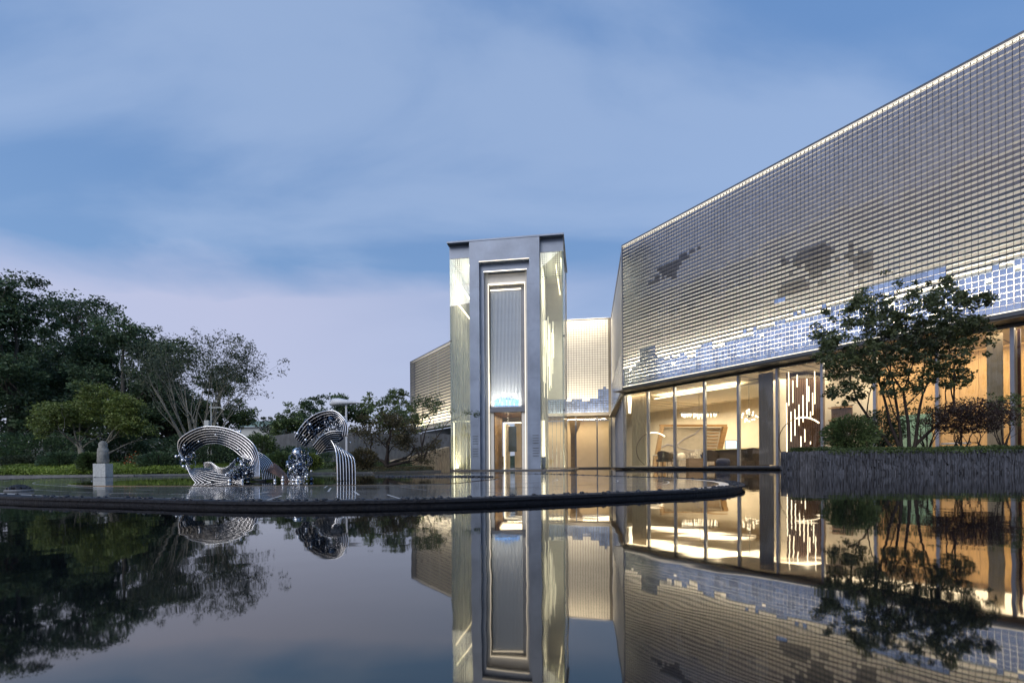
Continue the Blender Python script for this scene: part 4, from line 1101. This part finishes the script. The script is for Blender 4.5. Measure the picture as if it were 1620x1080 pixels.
# distant trees beyond the wall
for i, (px, D, ty, wp, lab, m_) in enumerate(((458, 48, 650, 34, 'small far tree left of the white blade lamp', m_leafm), (497, 52, 630, 30, 'far tree with an uneven top rising behind the lamp head', m_leafd), (535, 44, 628, 36, 'far dark tree directly behind the blade lamp', m_leafd),
                                              (583, 46, 634, 40, 'far green tree between the blade lamp and the gnarled tree', m_leafm), (632, 50, 622, 40, 'far tree seen above the gnarled tree', m_leafm), (425, 60, 664, 30, 'lowest far tree at the foot of the wispy tree', m_leafg))):
    rs = np.random.RandomState(40 + i); zt = at(px, ty, D).z; R_ = wp / F * D
    lobes = [(0, 0, zt - R_ * .5, R_ * .7, R_ * .6, R_ * .5)] + [(rs.uniform(-.8, .8) * R_, rs.uniform(-.4, .4) * R_, zt * rs.uniform(.3, .8), R_ * .55, R_ * .5, R_ * .4) for _ in range(5)]
    mass_tree('far_tree', (atx(px, D), D, .5), lobes, lab, m_, .28, 42, 50 + i, 'far trees beyond the garden wall', .2, 7)
# shrubs
def shrub(px, D, wpx, hpx, z0, lab, m_, leaf, seed, n=2600, group=None, name='shrub', stems=True):
    rs = np.random.RandomState(seed); b = Vector((atx(px, D), D, z0)); rx = wpx / F * D / 2; h = hpx / F * D
    t = thing(name, lab, 'shrub', b, group)
    mb = MB()
    for i in range(7):
        an = 2 * math.pi * i / 7; mb.tube([b, b + Vector((math.cos(an) * rx * .3, math.sin(an) * rx * .3, h * .45)), b + Vector((math.cos(an) * rx * .6, math.sin(an) * rx * .6, h * .8))], [.02, .014, .006], 4, cap=False)
    obj('stems', mb, m_barkdark, t)
    v = rs.normal(size=(n, 3)); v /= np.linalg.norm(v, axis=1)[:, None]; v *= (rs.uniform(0, 1, n) ** .35)[:, None]
    bump = 1 + .22 * np.array([mnoise.noise(Vector(q) * 2.2 + Vector((seed, 0, 0))) for q in v])
    P_ = np.array(b)[None] + np.array([0, 0, h * .52])[None] + v * bump[:, None] * np.array([rx, rx * .8, h * .5])[None]
    leaves_obj('foliage', P_, leaf, m_, t, seed)
shrub(95, 13.0, 60, 32, .15, 'dark rounded shrub left of the stone figure behind the groundcover', m_leafd, .07, 61)
shrub(140, 12.4, 34, 30, .15, 'bright leafy shrub close left of the stone figure', m_leafm, .08, 62)
shrub(30, 13.5, 60, 26, .15, 'low grey green shrub at the left edge under the trees', m_leafg, .07, 63)
shrub(250, 13.0, 60, 30, .15, 'dark low shrub between the stone figure and the steel ring', m_leafd, .07, 64)
shrub(190, 15.5, 90, 55, .2, 'tall dark shrub in the shade behind the stone figure', m_leafd, .09, 65, 5000)
shrub(412, 13.5, 56, 55, .2, 'leafy green shrub rising behind the steel ring sculpture', m_leafm, .07, 66, 4000)
shrub(330, 14.0, 110, 58, .15, 'dark leafy shrub filling the view through the steel ring', m_leafd, .08, 73, 6000)
shrub(445, 13.0, 50, 30, .15, 'low green shrub between the two sculptures', m_leafm, .07, 67)
shrub(490, 12.9, 40, 26, .15, 'small yellowish shrub behind the upright sculpture', m_leafo, .06, 68)
shrub(575, 13.6, 50, 34, .15, 'low rust toned shrub right of the upright sculpture', m_leafrust, .06, 69)
shrub(60, 17, 180, 60, .2, 'wide dark hedge mass beneath the left trees', m_leafd, .11, 70, 9000)
shrub(310, 18, 160, 55, .2, 'wide dark undergrowth behind the foot of the wispy tree', m_leafd, .11, 71, 8000)
shrub(470, 20, 120, 30, .3, 'ivy covered dark hedge along the grey wall', m_leafd, .09, 72, 5000)
b = Vector((atx(216, 13.2), 13.2, .15)); t = thing('flowering_plant', 'low plant with orange red blossoms under the dark trees', 'plant', b)
rs = np.random.RandomState(3); P_ = np.array(b)[None] + rs.normal(size=(900, 3)) * np.array([.16, .12, .12])[None] + np.array([0, 0, .22])[None]
leaves_obj('foliage', P_[:650], .06, m_leafm, t, 1); leaves_obj('blossoms', P_[650:], .05, m_flower, t, 2)
# ground cover strip on the bank
def cover(name, poly_fn, n, leaf, m_, seed, h=.16):
    rs = np.random.RandomState(seed); P_ = np.array([poly_fn(rs) for _ in range(n)])
    o = leaves_obj(name, P_, leaf, m_, None, seed, flat=-.3); o['kind'] = 'stuff'; return o
def edge_y(x):
    for (x0, y0), (x1, y1) in zip(bank_edge, bank_edge[1:]):
        if x0 <= x <= x1: return y0 + (y1 - y0) * (x - x0) / (x1 - x0)
    return bank_edge[-1][1]
def f1(rs):
    x = rs.uniform(-13.5, -6.0); d = rs.uniform(.08, 1.6); y = edge_y(x) + d
    return (x, y, .06 + rs.uniform(0, .17) + .14 * min(1, d) + .05 * mnoise.noise(Vector((x * 2, y * 2, 0))))
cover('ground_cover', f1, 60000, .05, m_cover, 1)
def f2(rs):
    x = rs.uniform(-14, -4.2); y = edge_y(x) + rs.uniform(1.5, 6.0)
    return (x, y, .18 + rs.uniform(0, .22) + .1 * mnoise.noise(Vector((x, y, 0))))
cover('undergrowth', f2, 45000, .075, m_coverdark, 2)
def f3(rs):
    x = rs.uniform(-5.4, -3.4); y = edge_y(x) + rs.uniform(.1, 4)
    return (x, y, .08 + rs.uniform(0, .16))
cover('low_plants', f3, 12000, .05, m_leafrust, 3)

# ------------------------------------------------------------------ garden walls
def wallrun(name, pts, z, th, m_, lab, cat='wall', z0=0, ztop=None, slips=None):
    t = thing(name, lab, cat, (pts[0][0], pts[0][1], z0)); 
    for i in range(len(pts) - 1):
        a, b = Vector((*pts[i][:2], 0)), Vector((*pts[i + 1][:2], 0)); d = b - a; n = Vector((-d.y, d.x, 0)).normalized() * th
        za, zb = (pts[i][2], pts[i + 1][2])
        mb = MB(); vs = [(a.x, a.y, z0), (b.x, b.y, z0), (b.x, b.y, zb), (a.x, a.y, za), (a.x + n.x, a.y + n.y, z0), (b.x + n.x, b.y + n.y, z0), (b.x + n.x, b.y + n.y, zb), (a.x + n.x, a.y + n.y, za)]
        mb.add(vs, [(0, 1, 2, 3), (5, 4, 7, 6), (3, 2, 6, 7), (0, 3, 7, 4), (1, 5, 6, 2)]); obj('panel', mb, m_, t)
    return t
pts = [(atx(p, D_), D_, z_) for p, D_, z_ in ((-60, 19, 1.25), (70, 19, 1.25), (190, 20, 1.25), (330, 21, 1.35), (400, 21, 1.5), (470, 21, 1.75), (560, 22, 1.8), (640, 23.5, 1.85), (712, 25, 1.9))]
wallrun('garden_wall', pts, 1, .3, m_wall, 'long grey rendered garden wall running behind the planting', z0=0)
# beige curved ramp wall of vertical stone slips
bt = thing('ramp_wall', 'curved beige stone parapet rising towards the tower', 'wall', (atx(660, 21), 21, 0))
cv = []
for i in range(41):
    u = i / 40; px = 560 + (712 - 560) * u; Dd = 17.0 + 5.2 * u ** .8; topy = 738 - 36 * max(0, (u - .10)) ** 1.15
    cv.append((atx(px, Dd), Dd, max(.10, at(px, topy, Dd).z)))
me_all = MB()
for i in range(40):
    a, b = Vector(cv[i]), Vector(cv[i + 1]); d = Vector((b.x - a.x, b.y - a.y, 0)); n_ = Vector((-d.y, d.x, 0)).normalized()
    j = random.uniform(-.012, .012)
    mb = MB(); lo = -.2
    vs = [(a.x + n_.x * j, a.y + n_.y * j, lo), (b.x - d.x * .06 + n_.x * j, b.y - d.y * .06 + n_.y * j, lo), (b.x - d.x * .06 + n_.x * j, b.y - d.y * .06 + n_.y * j, b.z), (a.x + n_.x * j, a.y + n_.y * j, a.z),
          (a.x + n_.x * .3, a.y + n_.y * .3, lo), (b.x + n_.x * .3, b.y + n_.y * .3, lo), (b.x + n_.x * .3, b.y + n_.y * .3, b.z), (a.x + n_.x * .3, a.y + n_.y * .3, a.z)]
    mb.add(vs, [(0, 1, 2, 3), (5, 4, 7, 6), (3, 2, 6, 7), (0, 3, 7, 4), (1, 5, 6, 2)]); obj('stone_slip', mb, m_beige, bt)

# ------------------------------------------------------------------ planter on the right
DPn = 10.15; zp = at(1450, 712, DPn).z
pl = thing('stone_planter', 'long planter faced in rough dark slate standing in the pond', 'planter', (9.5, DPn + 1.2, 0))
xl = atx(1262, DPn)
out_ = [(xl + .5, DPn), (14.6, DPn)] 
left = [(xl + .5 - .5 * math.sin(t), DPn + .6 - .6 * math.cos(t)) for t in np.linspace(0, 1.57, 7)][::-1]
path = [(xl + 2.0, DPn + 2.6)] + left + [(14.6, DPn)]
inner = [(x + .04, y + .04) for x, y in path]
mb = MB(); mb.prism([(xl + 2.06, DPn + 2.6)] + [(x + .05, y + .06) for x, y in left] + [(14.5, DPn + .06), (14.0, DPn + 1.2), (12.4, DPn + 2.6)], -.3, zp - .05); obj('core', mb, m_slate, pl)
mb = MB(); mb.prism([(xl + 2.12, DPn + 2.5)] + [(x + .12, y + .12) for x, y in left] + [(14.4, DPn + .12), (13.9, DPn + 1.1), (12.3, DPn + 2.5)], zp - .045, zp - .0); obj('soil', mb, m_soil, pl)
mb = MB(); acc = 0
def slip_wall(mb, path, z0, z1):
    for i in range(len(path) - 1):
        a, b = Vector((*path[i], 0)), Vector((*path[i + 1], 0)); Ln = (b - a).length; d = (b - a).normalized(); n_ = Vector((d.y, -d.x, 0)); s = 0
        while s < Ln:
            w_ = min(random.uniform(.014, .036), Ln - s + .001); z = z0
            while z < z1:
                h_ = random.uniform(.03, .16); zt = min(z + h_, z1 + random.uniform(-.012, .012)); dp = random.uniform(.0, .03) + (.02 if random.random() < .12 else 0)
                c = a + d * (s + w_ / 2) - n_ * (.03 - dp)
                mb.boxv((c.x, c.y, (z + zt) / 2), d * (w_ / 2 - .001), n_ * .035, (0, 0, max(.004, (zt - z) / 2 - .001))); z = zt + .0005
                if z1 - z < .04: break
            s += w_
slip_wall(mb, path, -.06, zp)
obj('slate_slips', mb, m_slate, pl, kind='stuff')
# foliage on the planter
def f4(rs):
    x = rs.uniform(xl + .15, 14.3); y = DPn + .03 + abs(rs.normal()) * .55; y = min(y, DPn + 2.4)
    if x < xl + .6: y = max(y, DPn + .5)
    if x < xl + .15 + (y - DPn - .6) * .9: x = xl + .2 + (y - DPn) * .9 + rs.uniform(0, 1)
    if rs.uniform() < .10 and x > xl + .6: return (x, DPn - rs.uniform(.0, .05), zp - abs(rs.normal()) * .035)
    return (x, y, zp + rs.uniform(-.05, .085) + .04 * mnoise.noise(Vector((x * 2, y, 0))))
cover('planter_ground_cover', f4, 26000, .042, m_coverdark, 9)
D = 11.4
bz = Vector((atx(1432, D), D, zp - .02)); rs = np.random.RandomState(77)
t = thing('planter_tree', 'multi stemmed dark leaved tree growing from the slate planter', 'tree', bz)
mb = MB(); tips = []; mids = []
stems = [((-.10, 0), (-.32, 0, 1.05)), ((-.02, .08), (-.10, .1, 1)), ((.10, .0), (.12, -.05, 1)), ((.22, .03), (.40, .1, 1)), ((-.16, .1), (-.62, .1, .95)), ((.16, .12), (.75, 0, .9))]
for (ox, oy), d in stems:
    grow(mb, bz + Vector((ox, oy, 0)), d, 1.45, .042, 3, tips, rs, .50, .05, .10, (2, 3), mids=mids)
obj('trunk', mb, m_barkdark, t, True)
cs = [q for q in tips if q[2] > 1.6]
def pz(px, py, dd=0): q = at(px, py, D + dd); return (q.x, q.y, q.z)
lobp = [(1330, 560, 38, 30), (1335, 620, 32, 20), (1380, 500, 50, 32), (1400, 555, 55, 40), (1455, 495, 48, 34), (1480, 545, 60, 36), (1500, 475, 34, 26), (1530, 525, 42, 22), (1550, 475, 22, 12), (1310, 535, 24, 12), (1350, 585, 44, 28), (1420, 605, 50, 20), (1500, 590, 44, 24), (1497, 445, 10, 7), (1365, 470, 20, 10), (1545, 510, 26, 12)]
for (px, py, rx, ry) in lobp:
    k = int(rx * ry / 24) + 4
    for i in range(k):
        an = rs.uniform(0, 2 * math.pi); q = math.sqrt(rs.uniform(0, 1)); cs.append(pz(px + rx * q * math.cos(an), py + ry * q * math.sin(an), rs.normal() * .45))
leaves_obj('crown', clumps(cs, 38, .078, rs, .7), .072, m_leafplant, t, 12, ratio=.55)
mb = MB()
shrub(1345, 10.9, 84, 58, zp - .02, 'glossy green shrub at the left end of the planter', m_leafm, .06, 81, 5200, name='leafy_shrub')
shrub(1395, 11.9, 70, 70, zp - .02, 'dark shrub tucked behind the glossy one left of the tree stems', m_leafd, .06, 84, 3500, name='leafy_shrub')
# burgundy maple
D = 10.9; bz = Vector((atx(1535, D), D, zp - .02)); rs = np.random.RandomState(91)
t = thing('burgundy_maple', 'low wide burgundy maple mound to the right of the planter tree', 'shrub', bz)
mb = MB(); tips = []
for i in range(8): grow(mb, bz + Vector((rs.uniform(-.35, .35), rs.uniform(-.2, .2), 0)), (rs.uniform(-.7, .7), rs.uniform(-.3, .3), .9), .34, .02, 2, tips, rs, .6, .05, .2, (2, 3))
obj('stems', mb, m_barkdark, t)
q0 = at(1535, 660, D); P_ = []
v = rs.normal(size=(9000, 3)); v /= np.linalg.norm(v, axis=1)[:, None]; v *= (rs.uniform(0, 1, 9000) ** .4)[:, None]
bu = 1 + .25 * np.array([mnoise.noise(Vector(q) * 2.5) for q in v])
P_ = np.array(q0)[None] + v * bu[:, None] * np.array([.88, .7, .42])[None]; P_ = P_[(P_[:, 2] > q0.z - .36)]
leaves_obj('foliage', P_, .055, m_leafred, t, 5, ratio=.35)
D = 11.6; bz = Vector((atx(1588, D), D, zp - .02)); rs = np.random.RandomState(95)
t = thing('airy_shrub', 'tall airy shrub with fine drooping twigs at the right end of the planter', 'shrub', bz)
mb = MB(); tips = []
for i in range(6): grow(mb, bz, (rs.uniform(-.5, .35), rs.uniform(-.3, .3), 1), .62, .016, 2, tips, rs, .5, .05, .15, (2, 3))
obj('stems', mb, m_barkdark, t); leaves_obj('foliage', clumps(tips, 42, .11, rs, .5), .055, m_leafm, t, 8)
D = 12.2; bz = Vector((atx(1468, D), D, zp - .02)); rs = np.random.RandomState(96)
t = thing('airy_shrub', 'slim shrub of fine twigs between the tree stems and the burgundy maple', 'shrub', bz)
mb = MB(); tips = []
for i in range(8): grow(mb, bz, (rs.uniform(-.6, .6), rs.uniform(-.3, .3), 1), .62, .016, 2, tips, rs, .5, .05, .15, (2, 3))
obj('stems', mb, m_barkdark, t); leaves_obj('foliage', clumps(tips, 36, .12, rs, .5), .055, m_leafm, t, 8)

# ------------------------------------------------------------------ steel sculptures
DS = 6.0
m_sheet = mat('dark_gap_shade', (.035, .04, .05), .3, .9)  # dark tone painted in for the shade between rods
def ribbon(t, path, widths, nrod, rad, m_, dn=None, depth=None, name='rod'):
    """parallel rods following a spine; path = list of (px,py,dDepth), widths = half widths in px along the across direction (ax,ay,az)"""
    for k in range(nrod):
        u = (k / (nrod - 1) - .5) * 2
        pts = []
        for (px, py, dd), (wx, wy, wd) in zip(path, widths):
            pts.append(at(px + u * wx, py + u * wy, DS + dd + u * wd))
        pts = smooth(pts)
        mb = MB(); mb.tube(pts, rad, 6); obj(name, mb, m_, t, True)
    mb = MB(); ed = []
    for u in (-1, 1): ed.append(smooth([at(px + u * wx * .96, py + u * wy * .96, DS + dd + u * wd + .02) for (px, py, dd), (wx, wy, wd) in zip(path, widths)]))
    kk = len(ed[0]); mb.add(ed[0] + ed[1] + [q + Vector((0, .006, 0)) for q in ed[0] + ed[1]],
        [(i, i + 1, kk + i + 1, kk + i) for i in range(kk - 1)] + [(2 * kk + i, 3 * kk + i, 3 * kk + i + 1, 2 * kk + i + 1) for i in range(kk - 1)])
    obj('gap_shade_sheet', mb, m_sheet, t, True)  # added dark sheet so the gaps between rods read as shaded
def smooth(pts, k=5):
    out = []; n = len(pts)
    for i in range(n - 1):
        p0, p1, p2, p3 = pts[max(i - 1, 0)], pts[i], pts[i + 1], pts[min(i + 2, n - 1)]
        for q in range(k):
            t = q / k; out.append(.5 * ((2 * p1) + (-p0 + p2) * t + (2 * p0 - 5 * p1 + 4 * p2 - p3) * t * t + (-p0 + 3 * p1 - 3 * p2 + p3) * t ** 3))
    out.append(pts[-1]); return out
s1 = thing('ring_sculpture', 'polished steel sculpture of bundled rods curling into a ring', 'sculpture', (atx(365, DS), DS, RZ))
# outer crescent: from lower left, over the top, down to the right foot
path = [(300, 738, .1), (290, 722, .1), (296, 704, .05), (318, 690, 0), (345, 688, 0), (372, 697, -.02), (392, 713, -.05), (402, 732, -.08), (404, 756, -.1)]
wid = [(4, 8, .15), (6, 5, .15), (12, 9, .15), (5, 13, .15), (0, 13, .15), (-6, 12, .15), (-10, 9, .15), (-8, 3, .12), (-6, 0, .12)]
ribbon(s1, path, wid, 8, .0058, m_chrome)
# second sweep at the right, fanning to the ground
path = [(388, 716, .05), (404, 722, .05), (418, 732, .05), (424, 745, .05), (426, 759, .05)]
wid = [(8, -4, .1), (9, -5, .1), (10, -3, .1), (10, 0, .1), (10, 0, .1)]
ribbon(s1, path, wid, 8, .0045, m_chrome)
# lower bowl
path = [(294, 738, -.05), (312, 748, -.08), (335, 757, -.1), (362, 760, -.1), (385, 757, -.1)]
wid = [(0, 4, .2), (8, -8, .2), (12, -15, .2), (8, -14, .2), (0, -6, .2)]
ribbon(s1, path, wid, 10, .0036, m_chrome)
path = [(322, 736, -.2), (334, 735, -.2), (348, 744, -.22), (362, 741, -.2), (372, 730, -.2)]
ribbon(s1, path, [(0, 4, .08)] * 5, 6, .003, m_chrome)
path = [(420, 735, .1), (436, 742, .1), (450, 754, .1), (458, 763, .1)]
ribbon(s1, path, [(3, -8, .1), (2, -7, .1), (2, -5, .1), (1, -2, .1)], 10, .0025, mat('bronze_rod', (.35, .22, .17), .25, 1.0))
rs = np.random.RandomState(2)
def balls(t, lst, jit, n, rlo, rhi, m_=m_chrome):
    for i in range(n):
        px, py = lst[i % len(lst)]; mb = MB(); mb.ball(at(px + rs.normal() * jit, min(760, py + rs.normal() * jit), DS + rs.uniform(-.2, .15)), rs.uniform(rlo, rhi), 10, 6); obj('ball', mb, m_, t, True)
balls(s1, [(291, 708), (286, 725), (296, 714), (289, 732), (302, 722), (310, 716)], 4, 12, .010, .024)
balls(s1, [(380, 750), (390, 745), (372, 756), (384, 738), (395, 752), (362, 757), (375, 733)], 6, 20, .012, .03)
balls(s1, [(380, 748), (388, 740)], 7, 14, .012, .03, m_steeldark)
balls(s1, [(335, 686), (313, 697), (380, 684), (378, 709), (298, 687)], 1.5, 8, .012, .020)
def tangle(t, cx, cy, rx, ry, n_, m_):
    mb = MB()
    for i in range(n_):
        a = rs.uniform(0, 6.28); q = math.sqrt(rs.uniform(0, 1)); x = cx + rx * q * math.cos(a); y = cy + ry * q * math.sin(a); a2 = rs.uniform(0, 6.28); r_ = rs.uniform(4, 9)
        pts = [at(x + r_ * math.cos(a2 + k * .5), min(763, y + r_ * math.sin(a2 + k * .5)), DS + .12 * math.sin(k + a) + rs.uniform(-.03, .03)) for k in range(6)]
        mb.tube(pts, rs.uniform(.003, .007), 5)
    obj('rod_tangle', mb, m_, t, True, kind='stuff')
tangle(s1, 382, 746, 20, 14, 46, m_chrome); tangle(s1, 384, 744, 18, 14, 50, m_steeldark); tangle(s1, 298, 722, 10, 14, 20, m_steeldark)
mb = MB(); mb.tube([at(380, 758, DS), at(420, 760, DS - .05)], .014, 8); obj('foot_bar', mb, m_fascia, s1)
s2 = thing('arch_sculpture', 'polished steel sculpture of rod bundles arching up beside the ring', 'sculpture', (atx(530, DS), DS, RZ))
path = [(505, 708, .1), (518, 701, .08), (532, 704, .05), (543, 714, .02), (547, 730, 0), (548, 764, 0)]
wid = [(-5, 10, .16), (4, 12, .16), (10, 10, .16), (13, 6, .16), (14, 2, .16), (14, 0, .16)]
ribbon(s2, path, wid, 7, .0078, m_chrome)
path = [(474, 700, .1), (486, 684, .08), (500, 671, .05), (516, 662, .0), (532, 660, -.03), (540, 672, -.05), (538, 690, -.05)]
wid = [(8, 8, .16), (9, 10, .16), (9, 11, .16), (6, 11, .16), (0, 9, .16), (-9, 2, .16), (-11, 0, .16)]
ribbon(s2, path, wid, 7, .0068, m_chrome)
path = [(500, 712, -.1), (512, 698, -.12), (524, 690, -.12), (538, 690, -.1)]
ribbon(s2, path, [(6, 6, .1), (4, 8, .1), (0, 8, .1), (-4, 8, .1)], 6, .0045, m_chrome)
mb = MB(); 
pts = [at(528 + 14 * math.cos(a), 692 + 6 * math.sin(a), DS + .08 * math.sin(a)) for a in np.linspace(0, 2 * math.pi, 20)]
mb.tube(pts, .014, 6); obj('collar', mb, m_steeldark, s2, True)
mb = MB(); mb.ball(at(524, 661, DS), .055, 14, 8); obj('blue_ball', mb, m_steeldark, s2, True)
mb = MB(); mb.ball(at(470, 716, DS), .062, 16, 10); obj('large_ball', mb, m_chrome, s2, True)
tangle(s2, 472, 742, 13, 22, 60, m_chrome); tangle(s2, 474, 735, 14, 26, 70, m_steeldark); tangle(s2, 500, 678, 24, 16, 40, m_steeldark); tangle(s2, 532, 672, 12, 18, 24, m_chrome)
balls(s2, [(478, 690), (488, 680), (495, 694), (505, 680), (540, 700)], 5, 16, .009, .02)
balls(s2, [(460, 740), (470, 750), (466, 732), (475, 757), (455, 760), (482, 758), (445, 762)], 5, 26, .012, .028)
balls(s2, [(470, 736), (478, 745)], 7, 16, .012, .03, m_steeldark)

# ------------------------------------------------------------------ stone figure, lamps, mound
D = 11.3
b = Vector((atx(163, D), D, .02)); zt = at(163, 697, D).z; zm = at(163, 733, D).z
t = thing('stone_figure', 'weathered grey standing stone figure on a pale block at the pond edge', 'statue', b)
mb = MB(); mb.boxv((b.x, b.y, (zm + b.z) / 2), (.135, .01, 0), (-.01, .12, 0), (0, 0, (zm - b.z) / 2)); obj('pedestal', mb, m_pedestal, t)
mb = MB(); H = zt - zm
mb.lathe((b.x, b.y, zm), [(.10, 0), (.115, H * .10), (.108, H * .32), (.112, H * .52), (.098, H * .66), (.082, H * .70), (.088, H * .78), (.082, H * .88), (.055, H * .96), (.015, H)], 14)
mb.v = [(x + .012 * mnoise.noise(Vector((x * 14, y * 14, z * 14))), y + .02 * mnoise.noise(Vector((z * 9, x * 9, y))), z) for x, y, z in mb.v]
obj('figure', mb, m_statue, t, True)
D = 17.0
p = at(545, 637, D); t = thing('blade_lamp', 'white blade shaped garden lamp on a slim mast behind the arch sculpture', 'lamp', (p.x, p.y, .3))
mb = MB(); pr_ = [(-.52, .0, .02), (-.40, .14, .16), (-.2, .19, .17), (.1, .13, .11), (.4, .05, .05), (.62, .005, .01)]
vs = []; sg = 12
for x, ry, rz in pr_:
    for k in range(sg):
        a = 2 * math.pi * k / sg; vs.append((p.x + x, p.y + math.cos(a) * ry, p.z + math.sin(a) * rz * (1 if math.sin(a) > 0 else .7)))
fs = [(i * sg + k, i * sg + (k + 1) % sg, (i + 1) * sg + (k + 1) % sg, (i + 1) * sg + k) for i in range(len(pr_) - 1) for k in range(sg)]
mb.add(vs, fs + [tuple(range(sg)), tuple(range(len(vs) - 1, len(vs) - 1 - sg, -1))]); obj('head', mb, m_whitepaint, t, True)
mb = MB(); mb.tube([(p.x + .06, p.y, .2), (p.x + .06, p.y, p.z - .05)], .035, 8); obj('mast', mb, m_whitepaint, t)
D = 15.0
p = at(334, 645, D); t = thing('mast_lamp', 'thin pale mast with a short arm rising behind the ring sculpture', 'lamp', (p.x, p.y, .3))
mb = MB(); mb.tube([(p.x, p.y, .25), (p.x, p.y, p.z + .3)], [.03, .012], 8); obj('mast', mb, m_pedestal, t)
mb = MB(); mb.tube([(p.x, p.y, p.z), (p.x + .28, p.y, p.z + .01), (p.x + .42, p.y, p.z - .06)], .018, 6); obj('arm', mb, m_pedestal, t)
zq = at(330, 665, D).z; mb = MB(); mb.box(p.x - .17, p.x - .035, p.y - .08, p.y + .08, zq - .3, zq); mb.box(p.x - .12, p.x - .08, p.y - .02, p.y + .02, .2, zq - .3); obj('control_box', mb, m_pedestal, t)
c = at(30, 773, 3.75); t = thing('mound', 'small dark pebble heap on a pale round base at the left of the terrace', 'stone mound', (c.x, c.y, RZ))
mb = MB(); mb.lathe((c.x, c.y, RZ), [(.085, 0), (.085, .010), (.075, .016)], 20); obj('base', mb, m_wall, t)
mb = MB()
for i in range(120):
    r_ = .065 * math.sqrt(random.random()); a = random.random() * 6.28; mb.ball((c.x + r_ * math.cos(a), c.y + r_ * math.sin(a), RZ + .016 + .028 * (1 - (r_ / .07) ** 2)), .012, 5, 3, jit=.3)
obj('pebbles', mb, m_pebble, t, kind='stuff')
# distant pale house and hills
p = at(412, 675, 90); t = thing('far_house', 'tiny pale green roofed house far away beyond the wispy tree', 'house', (p.x, p.y, 0))
mb = MB(); mb.box(p.x - 4, p.x + 4, p.y, p.y + 5, 0, p.z); obj('wall', mb, m_pedestal, t)
mb = MB(); mb.extr([(p.x - 4.6, p.y - .6, p.z), (p.x + 4.6, p.y - .6, p.z), (p.x + 3.4, p.y + 2, p.z + 1.3), (p.x - 3.4, p.y + 2, p.z + 1.3)], (0, .3, .05)); obj('roof', mb, mat('green_roof', (.18, .26, .22), .7), t)
mb = MB(); vs = []; K = 60
for i in range(K + 1):
    x = -330 + 560 * i / K; h_ = 9 + 7 * mnoise.noise(Vector((i * .13, 0, 0))) + 2 * mnoise.noise(Vector((i * .7, 4, 0)))
    vs += [(x, 260, -1), (x, 260, max(3, h_ * .9)), (x, 330, -1), (x, 300, max(3, h_))]
fs = []
for i in range(K): a = 4 * i; fs += [(a, a + 4, a + 5, a + 1), (a + 1, a + 5, a + 7, a + 3), (a + 3, a + 7, a + 6, a + 2)]
mb.add(vs, fs); struct('hills', mb, mat('far_woodland', (.045, .07, .05), .95, nscale=.2, namp=.4))
